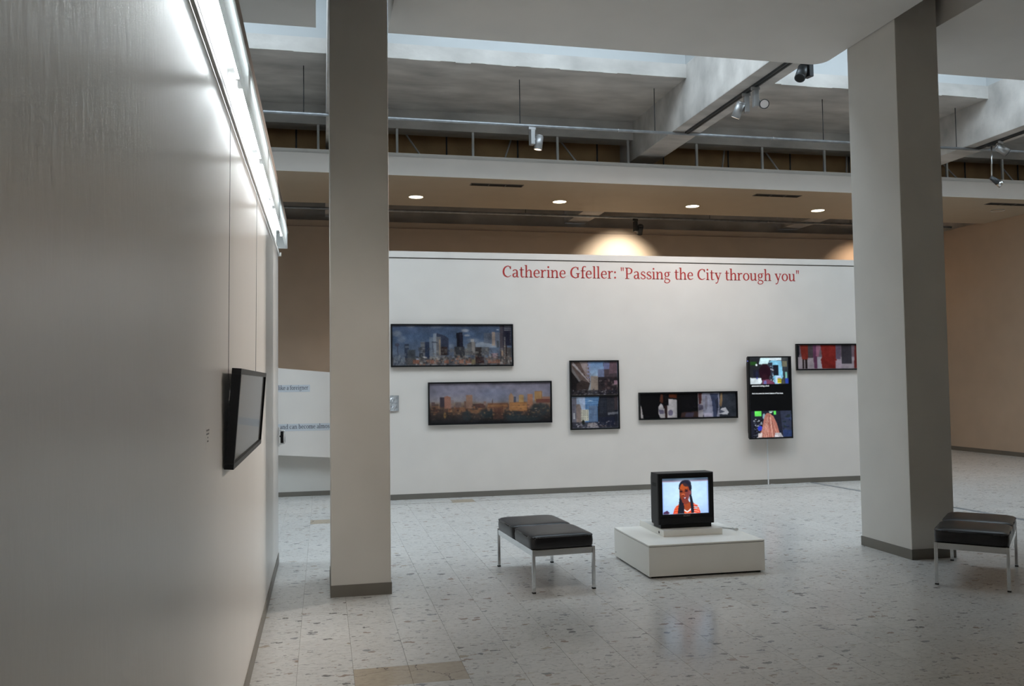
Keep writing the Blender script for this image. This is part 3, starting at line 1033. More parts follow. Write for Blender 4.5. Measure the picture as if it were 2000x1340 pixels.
def framed(label, x0, x1, z0, z1, art, split=None, depth=0.038, fw=0.018):
    t = thing('framed_picture', label, 'picture', ((x0 + x1) / 2, WY, z0), group='framed photographs on the title wall')
    w, hh = (x1 - x0) / 2, z1 - z0
    for dims in ((-w, w, 0, fw), (-w, w, hh - fw, hh), (-w, -w + fw, fw, hh - fw), (w - fw, w, fw, hh - fw)):
        boxo('frame_rail', (dims[0], dims[1], -depth, 0, dims[2], dims[3]), 'black', t, 0.0015)
    boxo('backing', (-w + fw, w - fw, -depth + 0.016, -0.002, fw, hh - fw), 'black', t)
    yy = -depth + 0.014
    iw, a, b = w - fw - 0.001, fw + 0.001, hh - fw - 0.001
    if split is None:
        art_mesh('print', art[0], lambda u, v: (-iw + 2 * iw * u, yy, b + (a - b) * v), 'print', t, GAIN)
    else:
        m = a + (b - a) * split
        boxo('divider', (-iw, iw, -depth + 0.004, -0.01, m - 0.012, m + 0.012), 'black', t)
        art_mesh('print', art[0], lambda u, v: (-iw + 2 * iw * u, yy, b + (m + 0.012 - b) * v), 'print', t, GAIN)
        art_mesh('print', art[1], lambda u, v: (-iw + 2 * iw * u, yy, m - 0.012 + (a - m + 0.012) * v), 'print', t, GAIN)
    return t


# -- skyline in blue (coordinates as sketched, 50..1925 by 85..715)
A = Art(250, 84, 50, 85, 1925, 715)
A.grad([(85, (66, 78, 104)), (250, (62, 82, 112)), (450, (78, 92, 116)), (715, (92, 96, 108))])
for cx, cy, rx, ry, al in ((120, 215, 90, 60, .5), (190, 300, 80, 70, .3), (330, 100, 80, 30, .35), (1180, 165, 75, 32, .8), (1210, 243, 60, 22, .75), (720, 110, 140, 25, .3),
                           (1300, 320, 120, 45, .4), (960, 410, 60, 40, .3), (1440, 370, 130, 40, .4)):
    A.ell(cx, cy, rx, ry, (142, 140, 146), al, 0.8)
A.line(125, 400, 140, 620, 14, (62, 66, 84)); A.ell(122, 388, 34, 26, (66, 66, 84))
A.rect(235, 380, 300, 715, (48, 56, 74)); A.rect(240, 410, 300, 440, (120, 125, 130), .5)
A.rect(280, 470, 400, 715, (70, 74, 82)); A.win(290, 480, 395, 600, 6, 6, (46, 50, 58), .6)
A.rect(480, 345, 548, 640, (60, 62, 72)); A.win(482, 350, 548, 640, 1, 17, (150, 146, 142), .8, 1, .4)
A.rect(548, 345, 622, 650, (42, 52, 78)); A.rect(458, 520, 520, 690, (52, 54, 60))
A.rect(620, 270, 735, 640, (120, 124, 134), .55); A.poly([(680, 215), (730, 205), (730, 640), (680, 640)], (128, 134, 144), .8)
A.poly([(730, 207), (850, 240), (918, 285), (918, 560), (730, 560)], (48, 54, 74)); A.rect(725, 260, 800, 640, (112, 106, 104), .75)
A.line(665, 350, 735, 355, 22, (50, 56, 70), .7); A.line(670, 380, 680, 540, 16, (60, 66, 80), .6); A.rect(770, 310, 795, 560, (152, 122, 92), .8)
A.rect(800, 425, 895, 560, (52, 38, 36)); A.win(735, 400, 795, 560, 5, 10, (70, 66, 64), .5)
A.poly([(1042, 205), (1095, 196), (1140, 198), (1150, 430), (1048, 440)], (26, 26, 36)); A.rect(1095, 200, 1140, 420, (34, 34, 50))
A.rect(1010, 425, 1170, 590, (50, 50, 56)); A.win(1015, 430, 1160, 580, 8, 7, (78, 78, 82), .5)
A.poly([(1215, 380), (1275, 345), (1345, 350), (1345, 560), (1170, 560), (1170, 470), (1215, 440)], (76, 74, 76))
A.win(1175, 390, 1275, 560, 1, 12, (122, 120, 118), .8, 1, .45); A.rect(1280, 345, 1335, 560, (134, 122, 116), .8); A.rect(1265, 305, 1318, 348, (150, 142, 136), .8)
A.poly([(1340, 380), (1450, 350), (1700, 400), (1700, 440), (1340, 430)], (134, 140, 150), .75)
A.rect(1340, 430, 1440, 590, (54, 46, 46)); A.rect(1440, 430, 1560, 560, (92, 90, 92), .8); A.win(1440, 440, 1560, 560, 9, 7, (58, 56, 58), .6)
A.rect(1475, 200, 1600, 370, (96, 100, 112), .7); A.ell(1570, 265, 34, 56, (68, 72, 86), .7); A.rect(1605, 185, 1655, 410, (160, 128, 106), .8); A.rect(1655, 195, 1760, 420, (112, 108, 116), .6)
A.line(1680, 156, 1715, 156, 8, (200, 200, 205)); A.rect(1680, 335, 1715, 440, (64, 68, 74), .8)
A.rect(1735, 85, 1790, 715, (66, 52, 56), .8); A.rect(1785, 85, 1925, 410, (40, 38, 52)); A.win(1798, 90, 1915, 180, 1, 9, (120, 118, 122), .8, 1, .5)
A.rect(1820, 180, 1885, 400, (32, 32, 50)); A.win(1895, 190, 1915, 380, 1, 14, (110, 110, 120), .8, 1, .5)
A.rect(1790, 400, 1845, 715, (48, 38, 38)); A.win(1800, 270, 1820, 700, 1, 26, (176, 168, 156), .8, 1, .5); A.rect(1845, 440, 1925, 715, (84, 76, 74)); A.win(1850, 450, 1920, 700, 5, 10, (48, 44, 46), .5)
A.rect(1755, 480, 1785, 660, (160, 124, 92), .8)
A.rect(50, 600, 1925, 715, (86, 76, 72), .6)
A.rect(60, 540, 240, 715, (78, 86, 102), .6)
A.bits(60, 520, 240, 700, 40, [(96, 104, 116), (60, 66, 80), (120, 120, 122)], (10, 30), (20, 60), .5)
A.bits(400, 560, 1900, 700, 190, [(60, 52, 50), (150, 92, 66), (170, 160, 150), (84, 76, 72), (110, 96, 84), (44, 42, 46), (130, 120, 112)], (14, 60), (8, 45), .65)
for x, w in ((360, 100), (615, 80), (850, 70), (1080, 70), (1180, 100), (1540, 190)):
    A.rect(x, 625, x + w, 690, (160, 88, 60), .7); A.win(x, 630, x + w, 690, max(2, w // 26), 3, (90, 50, 40), .5)
A.rect(1600, 530, 1700, 610, (170, 106, 100), .5); A.rect(1345, 590, 1475, 690, (56, 34, 34), .9); A.rect(1270, 630, 1345, 700, (132, 112, 66), .7)
A.rect(415, 605, 460, 625, (160, 168, 190), .8); A.rect(1565, 540, 1585, 600, (180, 178, 180), .8)
A.bits(430, 430, 1900, 640, 130, [(64, 64, 70), (104, 98, 94), (50, 48, 52), (130, 122, 114), (88, 84, 86)], (10, 50), (10, 60), .45)
A.bits(640, 470, 1900, 690, 160, [(150, 144, 138), (40, 38, 42), (120, 84, 66), (84, 80, 78)], (6, 22), (4, 14), .6)
A.mottle(.07); A.blur(1); A.grain(4)
framed('blue city skyline photograph in a wide black frame, beside the column', 0.861, 2.476, 1.705, 2.262, [A])

# -- dusk skyline (475..1745 by 795..1215)
A = Art(250, 84, 475, 795, 1745, 1215)
A.grad([(795, (118, 110, 126)), (900, (122, 116, 134)), (985, (132, 122, 126)), (1010, (128, 104, 88)), (1060, (96, 72, 58)), (1120, (62, 50, 46)), (1215, (34, 34, 38))])
A.ell(1150, 930, 260, 110, (112, 118, 146), .55, .9)
A.bits(480, 1010, 1750, 1080, 150, [(132, 78, 50), (96, 58, 44), (74, 54, 48), (156, 100, 60), (60, 48, 48)], (14, 60), (10, 45), .6)
A.rect(580, 940, 628, 1040, (62, 52, 60)); A.poly([(628, 935), (655, 925), (690, 938), (690, 1060), (628, 1060)], (146, 92, 74)); A.rect(690, 970, 720, 1050, (120, 98, 96), .7)
A.rect(495, 990, 528, 1030, (90, 66, 64)); A.rect(848, 920, 915, 1060, (150, 106, 84)); A.rect(830, 985, 850, 1060, (120, 84, 70)); A.rect(740, 995, 800, 1050, (112, 90, 88), .8)
A.rect(940, 1015, 1050, 1060, (90, 58, 50)); A.rect(1035, 990, 1060, 1030, (130, 96, 84)); A.line(1128, 970, 1126, 1030, 10, (96, 76, 74))
A.rect(1075, 1010, 1290, 1060, (124, 72, 46), .8); A.win(1080, 1030, 1285, 1060, 1, 3, (190, 130, 60), .6, 1, .3)
A.poly([(1297, 1080), (1300, 935), (1322, 900), (1350, 940), (1352, 1080)], (160, 116, 84)); A.line(1370, 870, 1370, 1000, 4, (80, 70, 80)); A.rect(1350, 945, 1376, 1010, (70, 74, 90))
A.rect(1405, 930, 1455, 1080, (184, 136, 74)); A.ell(1430, 945, 24, 22, (176, 132, 78)); A.rect(1500, 920, 1555, 1080, (166, 104, 72)); A.rect(1573, 890, 1655, 1000, (150, 104, 62)); A.win(1576, 900, 1650, 990, 4, 6, (204, 150, 70), .7)
A.line(1605, 880, 1605, 895, 4, (150, 110, 80)); A.line(1638, 880, 1638, 895, 4, (150, 110, 80)); A.rect(1655, 950, 1745, 1000, (156, 96, 70), .8); A.rect(1590, 975, 1745, 1015, (104, 50, 42), .8)
A.rect(1305, 1005, 1495, 1100, (158, 92, 46), .9); A.win(1310, 1015, 1490, 1100, 1, 6, (206, 142, 66), .7, 1, .35)
A.rect(870, 1080, 1010, 1110, (128, 82, 50), .7); A.win(875, 1088, 1005, 1170, 14, 7, (150, 100, 60), .45, .4, .4)
A.rect(1130, 1060, 1240, 1180, (88, 52, 42), .7); A.win(1135, 1065, 1235, 1180, 9, 12, (120, 74, 56), .4, .5, .5)
for cx, cy, rx, ry in ((1060, 1120, 90, 60), (1340, 1140, 110, 55), (1630, 1090, 140, 80), (860, 1140, 60, 60), (1460, 1180, 220, 40)):
    A.ell(cx, cy, rx, ry, (42, 52, 56), .8, .6)
A.ell(630, 1130, 16, 40, (170, 116, 50), .7, .7); A.rect(700, 1060, 800, 1130, (120, 76, 50), .4)
A.bits(790, 1120, 1750, 1170, 60, [(130, 100, 70), (60, 50, 46), (90, 70, 56)], (6, 18), (5, 12), .5)
A.rect(1575, 1072, 1600, 1080, (200, 180, 150), .8); A.rect(1575, 1095, 1600, 1102, (180, 150, 120), .8)
A.bits(480, 1030, 1745, 1130, 150, [(150, 96, 60), (70, 50, 44), (120, 78, 54), (176, 122, 74), (54, 46, 48)], (6, 30), (4, 22), .45)
A.bits(480, 1100, 1745, 1190, 70, [(40, 40, 42), (60, 50, 44), (84, 62, 50)], (8, 40), (5, 16), .45)
A.mottle(.06); A.blur(1); A.grain(2)
framed('dusky orange skyline photograph in a wide black frame, below the blue skyline', 1.337, 2.996, 0.947, 1.502, [A])

# -- two-part street view: top (140..632 by 145..480), bottom (148..640 by 512..855)
A = Art(110, 74, 140, 145, 632, 480)
A.grad([(145, (92, 132, 186)), (300, (140, 160, 186)), (480, (120, 110, 100))])
A.poly([(140, 145), (320, 145), (340, 350), (300, 480), (140, 480)], (92, 72, 66)); A.poly([(160, 145), (330, 330), (335, 360), (150, 170)], (170, 160, 160), .8)
A.poly([(230, 145), (310, 145), (330, 330), (300, 300)], (150, 130, 128), .9); A.win(310, 150, 345, 330, 1, 5, (130, 130, 170), .9, 1, .5); A.line(170, 150, 330, 340, 5, (96, 60, 54)); A.line(200, 145, 338, 320, 4, (110, 70, 62))
A.poly([(140, 240), (250, 380), (140, 480)], (30, 24, 26)); A.poly([(145, 190), (260, 370), (240, 372), (145, 240)], (110, 104, 104), .8); A.poly([(250, 330), (340, 360), (300, 480), (180, 480), (200, 360)], (52, 38, 36), .9)
A.rect(345, 290, 420, 440, (150, 126, 108), .9); A.win(348, 300, 420, 440, 5, 10, (90, 70, 60), .55)
A.poly([(480, 150), (632, 145), (632, 480), (420, 480), (420, 260), (430, 225), (485, 222)], (76, 60, 66)); A.rect(420, 222, 490, 305, (98, 108, 146), .9); A.rect(485, 150, 550, 220, (104, 108, 156), .9); A.poly([(550, 145), (632, 145), (632, 260), (540, 270)], (112, 80, 90), .8)
A.rect(420, 300, 632, 480, (40, 32, 36), .8); A.bits(430, 300, 632, 460, 50, [(96, 70, 70), (130, 110, 110), (30, 26, 30), (70, 46, 46)], (10, 34), (8, 22), .6); A.rect(595, 335, 628, 375, (160, 110, 126), .9)
A.rect(140, 430, 632, 480, (30, 28, 36), .7); A.bits(150, 415, 632, 475, 70, [(150, 146, 160), (40, 40, 60), (90, 80, 84), (120, 110, 110)], (6, 24), (5, 14), .6)
A.mottle(.055); A.blur(1); A.grain(3)
B = Art(110, 76, 148, 512, 640, 855)
B.grad([(512, (140, 160, 190)), (855, (120, 130, 150))])
B.rect(150, 520, 200, 855, (100, 96, 110)); B.rect(195, 590, 255, 855, (138, 112, 100), .9); B.win(198, 595, 252, 760, 3, 9, (90, 72, 70), .5); B.poly([(215, 520), (290, 520), (290, 650), (250, 650), (235, 590)], (150, 168, 200), .9)
B.rect(292, 512, 445, 800, (70, 118, 176)); B.win(292, 515, 445, 700, 1, 11, (120, 170, 214), .7, 1, .25); B.poly([(310, 560), (345, 548), (375, 560)], (190, 210, 226), .9); B.win(300, 600, 430, 800, 5, 14, (46, 76, 120), .45)
B.rect(245, 650, 325, 775, (190, 184, 160)); B.win(250, 655, 325, 770, 4, 6, (96, 92, 86), .7); B.rect(330, 610, 415, 790, (84, 100, 130), .6); B.win(330, 610, 415, 790, 6, 9, (150, 160, 176), .5, .4, .5)
B.poly([(440, 512), (640, 512), (640, 855), (420, 855), (420, 640)], (34, 36, 48)); B.rect(520, 520, 600, 700, (54, 52, 58), .6); B.win(445, 560, 520, 700, 4, 8, (64, 74, 92), .6); B.poly([(530, 690), (640, 680), (640, 705), (530, 715)], (112, 112, 120), .9); B.rect(600, 512, 640, 660, (72, 56, 58), .8)
B.rect(148, 790, 640, 855, (44, 44, 56), .8); B.rect(420, 740, 600, 830, (30, 34, 56), .9); B.poly([(320, 800), (400, 800), (440, 855), (300, 855)], (170, 156, 156), .8); B.bits(155, 780, 600, 850, 90, [(180, 176, 186), (40, 40, 60), (120, 100, 96), (90, 90, 110)], (5, 20), (5, 14), .6)
B.rect(165, 690, 182, 750, (190, 190, 190), .8); B.ell(268, 790, 14, 26, (30, 34, 28)); B.mottle(.055); B.blur(1); B.grain(3)
framed('tall two-part city street photograph in a black frame', 3.252, 3.947, 0.839, 1.772, [A, B], split=0.485)

# -- dark figures walking (875..1880 by 470..750)
A = Art(210, 56, 875, 470, 1880, 750, (16, 15, 18))
A.poly([(875, 590), (890, 640), (905, 750), (875, 750)], (170, 158, 156)); A.poly([(1060, 620), (1085, 580), (1105, 600), (1115, 640), (1160, 600), (1160, 530), (1250, 540), (1255, 750), (1080, 750), (1060, 700)], (166, 156, 156))
A.poly([(1062, 650), (1120, 660), (1115, 700), (1070, 700)], (90, 82, 104)); A.ell(1185, 690, 26, 34, (96, 86, 110)); A.poly([(1085, 480), (1110, 480), (1115, 560), (1100, 580), (1075, 560)], (90, 42, 28)); A.poly([(1120, 600), (1150, 600), (1150, 750), (1128, 750)], (44, 26, 24))
A.rect(1110, 480, 1165, 605, (20, 18, 20)); A.poly([(1170, 475), (1255, 480), (1250, 525), (1170, 515)], (96, 38, 18)); A.rect(1255, 470, 1475, 690, (18, 17, 20)); A.poly([(1300, 690), (1475, 680), (1475, 750), (1290, 750)], (62, 40, 36)); A.poly([(1350, 690), (1430, 690), (1420, 740), (1330, 745)], (60, 52, 70))
A.rect(1475, 475, 1525, 750, (150, 140, 146)); A.poly([(1478, 475), (1515, 475), (1508, 590), (1485, 600)], (92, 44, 44)); A.poly([(1475, 600), (1525, 610), (1530, 660), (1480, 670)], (86, 78, 100)); A.poly([(1520, 470), (1720, 470), (1700, 750), (1530, 750)], (136, 134, 156))
A.ell(1560, 580, 16, 80, (112, 106, 120), .9); A.rect(1535, 700, 1620, 750, (160, 150, 170)); A.poly([(1600, 480), (1690, 475), (1680, 560), (1670, 750), (1635, 750), (1620, 560)], (54, 62, 92)); A.poly([(1655, 560), (1690, 520), (1690, 640), (1670, 740)], (44, 48, 70))
A.rect(1700, 470, 1880, 750, (48, 52, 62)); A.poly([(1715, 475), (1735, 475), (1730, 600), (1715, 640), (1700, 600)], (128, 96, 62)); A.poly([(1720, 650), (1765, 640), (1800, 700), (1780, 725), (1690, 715)], (206, 200, 206)); A.poly([(1690, 660), (1760, 690), (1700, 710)], (84, 86, 104))
A.mottle(.09); A.blur(1); A.grain(2)
framed('low wide dark photograph of walking figures in a black frame', 4.230, 5.695, 0.949, 1.325, [A])

# -- red skirts (585..1440 by 138..340), only its first half is in view
A = Art(200, 52, 585, 138, 1460, 340, (158, 140, 146))
A.rect(585, 138, 1460, 240, (104, 80, 92), .8); A.poly([(585, 138), (605, 145), (602, 238), (585, 238)], (36, 36, 44)); A.poly([(612, 138), (700, 138), (690, 240), (680, 262), (630, 262), (618, 200)], (140, 38, 26))
A.rect(632, 258, 650, 338, (46, 34, 34)); A.rect(658, 258, 680, 338, (40, 30, 30)); A.rect(690, 138, 735, 248, (74, 62, 66)); A.poly([(735, 138), (775, 138), (775, 338), (748, 338), (735, 200)], (104, 50, 84)); A.poly([(770, 138), (815, 138), (790, 240), (765, 230)], (166, 92, 120), .9)
A.rect(775, 240, 830, 340, (170, 160, 170)); A.poly([(812, 138), (965, 138), (975, 230), (955, 340), (825, 340), (812, 260), (825, 240)], (142, 28, 22)); A.rect(960, 138, 1010, 260, (100, 82, 104)); A.rect(958, 270, 1020, 340, (180, 150, 166), .8)
A.rect(1020, 138, 1120, 300, (60, 54, 62)); A.poly([(1150, 138), (1260, 138), (1270, 340), (1140, 340)], (120, 34, 30)); A.rect(1300, 138, 1400, 340, (60, 62, 80)); A.mottle(.055); A.blur(1); A.grain(2)
framed('low wide photograph of red skirts in a black frame, half hidden by the column', 6.630, 8.095, 1.606, 1.987, [A])

# -- leaning picture on the satin partition
t = thing('leaning_picture', 'deep black framed picture hanging tipped forward on the satin partition', 'picture', (-0.3655, 4.17, 1.181), (0, 0.074, 0))
W2, H2, D2, F2 = 0.745, 0.386, 0.035, 0.022
for dims in ((-W2, W2, 0, F2), (-W2, W2, H2 - F2, H2), (-W2, -W2 + F2, F2, H2 - F2), (W2 - F2, W2, F2, H2 - F2)):
    boxo('frame_rail', (0, D2, dims[0], dims[1], dims[2], dims[3]), 'black', t, 0.0015)
boxo('backing', (0.002, D2 - 0.010, -W2 + F2, W2 - F2, F2, H2 - F2), 'black', t)
A = Art(120, 40, 0, 0, 120, 40, (74, 72, 70))
A.grad([(0, (60, 58, 60)), (18, (84, 80, 78)), (26, (70, 68, 70)), (40, (60, 58, 54))])
for x, w, c in ((18, 10, 104), (46, 8, 96), (78, 9, 110), (102, 8, 92)):  # pale uprights: reflections of the room painted into the print
    A.rect(x, 0, x + w, 22, (c, c - 4, c - 6), .5)
A.bits(4, 20, 116, 38, 24, [(40, 38, 38), (96, 70, 62), (120, 116, 112)], (2, 6), (3, 9), .4); A.blur(2)
art_mesh('print', A, lambda u, v: (D2 - 0.008, -W2 + F2 + 2 * (W2 - F2) * u, H2 - F2 + (2 * F2 - H2) * v), 'print', t, 0.5)
for yy in (-0.69, 0.70):
    bm = bmesh.new()
    box(bm, -0.006, 0.0, yy - 0.012, yy + 0.012, 0.26, 0.30)
    cyl(bm, (-0.004, yy, 0.30), (-0.004, yy, 0.325), 0.005, 8)
    obj('hook', bm, 'chrome', t)
for yy, lb in ((3.48, 'thin wire holding the near end of the tipped picture'), (4.87, 'thin wire holding the far end of the tipped picture')):
    bm = bmesh.new()
    tube(bm, [(0, 0, 0), (0.006, 0, 1.08)], 0.0011, 6)
    o = obj('hanging_wire', bm, 'darkmetal')
    o.location = (-0.3555, yy, 1.52)
    tag(o, lb, 'wire', 'picture wires on the satin partition')

# small printed caption on the partition
t = thing('caption_label', 'tiny grey printed caption on the satin partition before the tipped picture', 'caption', (-0.368, 2.93, 1.29))
boxo('film', (0, 0.0004, 0, 0.12, 0, 0.075), 'gloss_white', t)
for z, a, b in ((0.064, 0.005, 0.075), (0.052, 0.008, 0.068), (0.040, 0.035, 0.048), (0.028, 0.025, 0.055)):
    boxo('print_line', (0.0004, 0.0009, a, b, z - 0.003, z + 0.002), 'greyink', t)

# clear label holder on the text wall beside the column
t = thing('acrylic_holder', 'crumpled clear plastic sleeve on the title wall beside the column', 'label holder', (0.885, WY, 1.14))
bm = bmesh.new()
nx, nz = 12, 12
g = [[bm.verts.new((-0.075 + 0.15 * i / nx, -0.010 - 0.012 * (rng.random() * math.sin(math.pi * min(1, i / nx + .1))), 0.2 * j / nz)) for i in range(nx + 1)] for j in range(nz + 1)]
for j in range(nz):
    for i in range(nx):
        bm.faces.new((g[j][i], g[j][i + 1], g[j + 1][i + 1], g[j + 1][i]))
obj('sleeve', bm, paint('clear glossy film', (0.62, 0.64, 0.66), 0.12, metal=0.5, var=0.1, scale=30), t)
boxo('backing', (-0.075, 0.075, -0.004, 0.0, 0, 0.2), 'white', t)

# ------------------------------------------------------------------ portrait video screen
t = thing('video_screen', 'black portrait flat video screen glowing on the title wall', 'screen', (6.152, 11.02, 0.650))
w, hh = 0.333, 1.158
for d in ((-w, w, 0, 0.018), (-w, w, hh - 0.018, hh), (-w, -w + 0.024, 0.018, hh - 0.018), (w - 0.016, w, 0.018, hh - 0.018)):
    boxo('bezel', (d[0], d[1], 0, 0.030, d[2], d[3]), 'blackplastic', t, 0.002)
boxo('housing', (-w + 0.006, w - 0.006, 0.028, 0.062, 0.01, hh - 0.01), 'blackplastic', t, 0.006)
boxo('rear_bulge', (-w + 0.02, w - 0.06, 0.062, 0.10, 0.08, hh - 0.08), 'blackplastic', t, 0.012)
boxo('wall_bracket', (-0.14, 0.14, 0.10, 0.129, 0.40, 0.80), 'darkmetal', t)
boxo('standby_lamp', (-w - 0.001, -w + 0.008, 0.008, 0.016, hh - 0.07, hh - 0.06), 'led', t)
A = Art(104, 186, 165, 128, 770, 1240, (9, 10, 12))
A.rect(165, 128, 740, 495, (60, 64, 66))
A.rect(165, 130, 330, 400, (34, 36, 40)); A.rect(175, 185, 265, 235, (34, 70, 30)); A.poly([(325, 130), (470, 130), (440, 215), (300, 220)], (190, 220, 226)); A.rect(460, 130, 640, 165, (200, 216, 224)); A.poly([(445, 200), (490, 165), (640, 175), (660, 400), (590, 495), (500, 495), (500, 200)], (120, 182, 212))
A.rect(510, 235, 590, 380, (24, 26, 36)); A.rect(440, 200, 505, 420, (40, 46, 60), .9); A.bits(440, 240, 520, 440, 40, [(190, 200, 210), (60, 60, 76), (30, 30, 40)], (8, 24), (8, 24), .8)
A.poly([(640, 190), (740, 190), (740, 495), (680, 495)], (46, 52, 58)); A.rect(690, 330, 722, 420, (120, 180, 170), .9); A.rect(690, 420, 738, 490, (40, 64, 160), .9); A.rect(650, 180, 720, 260, (130, 126, 100), .7)
A.poly([(168, 410), (330, 415), (348, 460), (320, 498), (168, 498)], (196, 208, 214)); A.ell(270, 370, 18, 60, (60, 70, 150), .7); A.ell(265, 232, 14, 16, (220, 230, 235)); A.rect(215, 300, 300, 400, (24, 26, 40), .8)
A.ell(388, 330, 88, 110, (34, 14, 26)); A.ell(390, 420, 58, 60, (40, 18, 28)); A.poly([(350, 440), (440, 430), (520, 470), (535, 495), (345, 495)], (110, 60, 84)); A.poly([(370, 455), (405, 445), (410, 495), (370, 495)], (110, 110, 170))
A.rect(543, 385, 625, 490, (176, 200, 224)); A.rect(572, 420, 632, 485, (206, 196, 50)); A.win(575, 425, 630, 485, 1, 4, (60, 60, 30), .8, 1, .4); A.rect(575, 405, 622, 420, (120, 110, 160), .8)
A.rect(165, 868, 770, 1240, (30, 32, 44)); A.poly([(600, 868), (770, 868), (770, 1240), (640, 1240)], (46, 52, 70)); A.bits(620, 880, 760, 1230, 26, [(30, 40, 40), (50, 60, 90), (24, 30, 56)], (20, 60), (14, 30), .7); A.rect(640, 1140, 765, 1230, (34, 52, 96), .7)
A.rect(218, 868, 320, 945, (96, 214, 90)); A.rect(500, 868, 540, 925, (80, 190, 80)); A.poly([(430, 868), (500, 868), (470, 900), (440, 900)], (180, 220, 200)); A.rect(430, 868, 500, 890, (90, 96, 100), .6)
A.bits(185, 970, 320, 1235, 90, [(180, 190, 200), (20, 22, 28), (12, 12, 16), (90, 96, 110)], (8, 34), (6, 22), .8); A.ell(295, 1110, 36, 34, (50, 64, 190)); A.ell(358, 945, 22, 40, (150, 190, 200), .8)
A.poly([(400, 900), (450, 905), (500, 950), (545, 1040), (575, 1150), (600, 1240), (260, 1240), (320, 1130), (345, 1020), (370, 930)], (166, 108, 96))
for k in range(26):
    x = 300 + k * 10.5
    top = 915 + abs(x - 430) * 0.9
    A.line(430 + (x - 430) * 0.45, top, x, 1235, 5, random.choice([(206, 160, 146), (120, 62, 54), (188, 132, 112), (226, 190, 172), (92, 46, 44)]), .7)
A.poly([(265, 1180), (330, 1170), (320, 1240), (262, 1240)], (210, 206, 206), .8); A.poly([(520, 1180), (600, 1175), (640, 1240), (500, 1240)], (206, 206, 212), .9)
for k in range(6):
    A.line(520 + k * 22, 1180, 510 + k * 26, 1240, 4, (60, 60, 70), .8)
A.mottle(.055); A.blur(1)
disp = art_mesh('display', A, lambda u, v: (-w + 0.024 + (2 * w - 0.04) * u, 0.003, hh - 0.018 + (0.036 - hh) * v), 'screen', t, 1.15)


def caption(txt, x, z, size, parent, mat, y, sx=1.0, name='caption_text'):
    cu = bpy.data.curves.new(name, 'FONT')
    cu.body = txt
    cu.size = size
    ob = bpy.data.objects.new(name + '_tmp', cu)
    C.objects.link(ob)
    dg = bpy.context.evaluated_depsgraph_get()
    me = bpy.data.meshes.new_from_object(ob.evaluated_get(dg))
    bpy.data.objects.remove(ob)
    bpy.data.curves.remove(cu)
    xs_ = [v.co.x for v in me.vertices]
    for v in me.vertices:
        v.co = (x + v.co.x * sx, y, z + v.co.y)
    me.materials.clear()
    me.materials.append(M[mat])
    o = bpy.data.objects.new(name, me)
    C.objects.link(o)
    o.parent = parent
    return o


caption('administration buildings, schools', -0.285, 0.733, 0.034, t, 'whitetext', 0.0015, 0.60)
caption('And in the streets the charred skeletons of Putco buses.', -0.285, 0.627, 0.034, t, 'whitetext', 0.0015, 0.62)
o = boxo('cable_cover', (6.140, 6.158, WY - 0.012, WY, 0.0, 0.72), 'plastic', None, 0.002)
tag(o, 'thin white cable cover running from the portrait screen to the floor', 'cable cover')
bm = bmesh.new()
tube(bm, [(6.16, 11.10, 0.006), (6.3, 11.0, 0.006), (6.55, 11.06, 0.006), (6.78, 11.10, 0.006)], 0.005, 6)
o = obj('floor_cord', bm, 'plastic')
tag(o, 'thin white cord on the floor below the portrait screen', 'cord')

# ------------------------------------------------------------------ pedestal, plinth and tube television
t = thing('pedestal', 'low square white display pedestal on the floor', 'pedestal', (2.40, 6.165, 0), (0, 0, math.radians(-1.2)))
boxo('foot_frame', (0.03, 0.92, 0.03, 0.80, 0.0, 0.014), 'dark', t)
boxo('body', (0, 0.945, 0, 0.84, 0.014, 0.234), 'pedestal', t, 0.004)
boxo('joint', (0.006, 0.939, 0.006, 0.834, 0.234, 0.238), 'greyink', t)
boxo('lid', (0, 0.945, 0, 0.84, 0.238, 0.250), 'pedestal', t, 0.003)
for z in (0.05,):
    cylo('screw', (-0.002, 0.80, z), (0.002, 0.80, z), 0.006, 'greymetal', t, 10)
t = thing('plinth', 'thin white plinth under the tube television', 'plinth', (2.643, 6.462, 0.250), (0, 0, math.radians(-1.2)))
boxo('block', (0, 0.50, 0, 0.56, 0.0, 0.050), 'pedestal', t, 0.003)
cylo('cable_hole', (-0.0015, 0.10, 0.022), (0.004, 0.10, 0.022), 0.011, 'dark', t, 14)

tv = thing('tube_television', 'black box-shaped tube television showing a person in a red striped top', 'television', (2.872, 6.53, 0.300), (0, 0, math.radians(-1.0)))
hw, th = 0.240, 0.443
# front shell
bm = bmesh.new()
sec = [(-0.0, hw - 0.004, 0.034, th - 0.004), (0.012, hw, 0.030, th), (0.16, hw - 0.002, 0.030, th - 0.002), (0.30, hw - 0.05, 0.045, th - 0.06), (0.43, hw - 0.11, 0.06, th - 0.14)]
rings = []
for y, a, zb, zt in sec:
    rings.append([bm.verts.new(p) for p in ((-a, y, zb), (a, y, zb), (a, y, zt), (-a, y, zt))])
for r0, r1 in zip(rings[:-1], rings[1:]):
    for k in range(4):
        bm.faces.new((r0[k], r0[(k + 1) % 4], r1[(k + 1) % 4], r1[k]))
bm.faces.new(rings[-1])
f0 = rings[0]
sx0, sx1, sz0, sz1 = -0.203, 0.199, 0.110, 0.402
op = [bm.verts.new(p) for p in ((sx0, 0, sz0), (sx1, 0, sz0), (sx1, 0, sz1), (sx0, 0, sz1))]
for k in range(4):
    bm.faces.new((f0[(k + 1) % 4], f0[k], op[k], op[(k + 1) % 4]))
inn = [bm.verts.new((v.co.x * 0.985 , 0.016, 0.256 + (v.co.z - 0.256) * 0.985)) for v in op]
for k in range(4):
    bm.faces.new((op[(k + 1) % 4], op[k], inn[k], inn[(k + 1) % 4]))
bmesh.ops.recalc_face_normals(bm, faces=bm.faces)
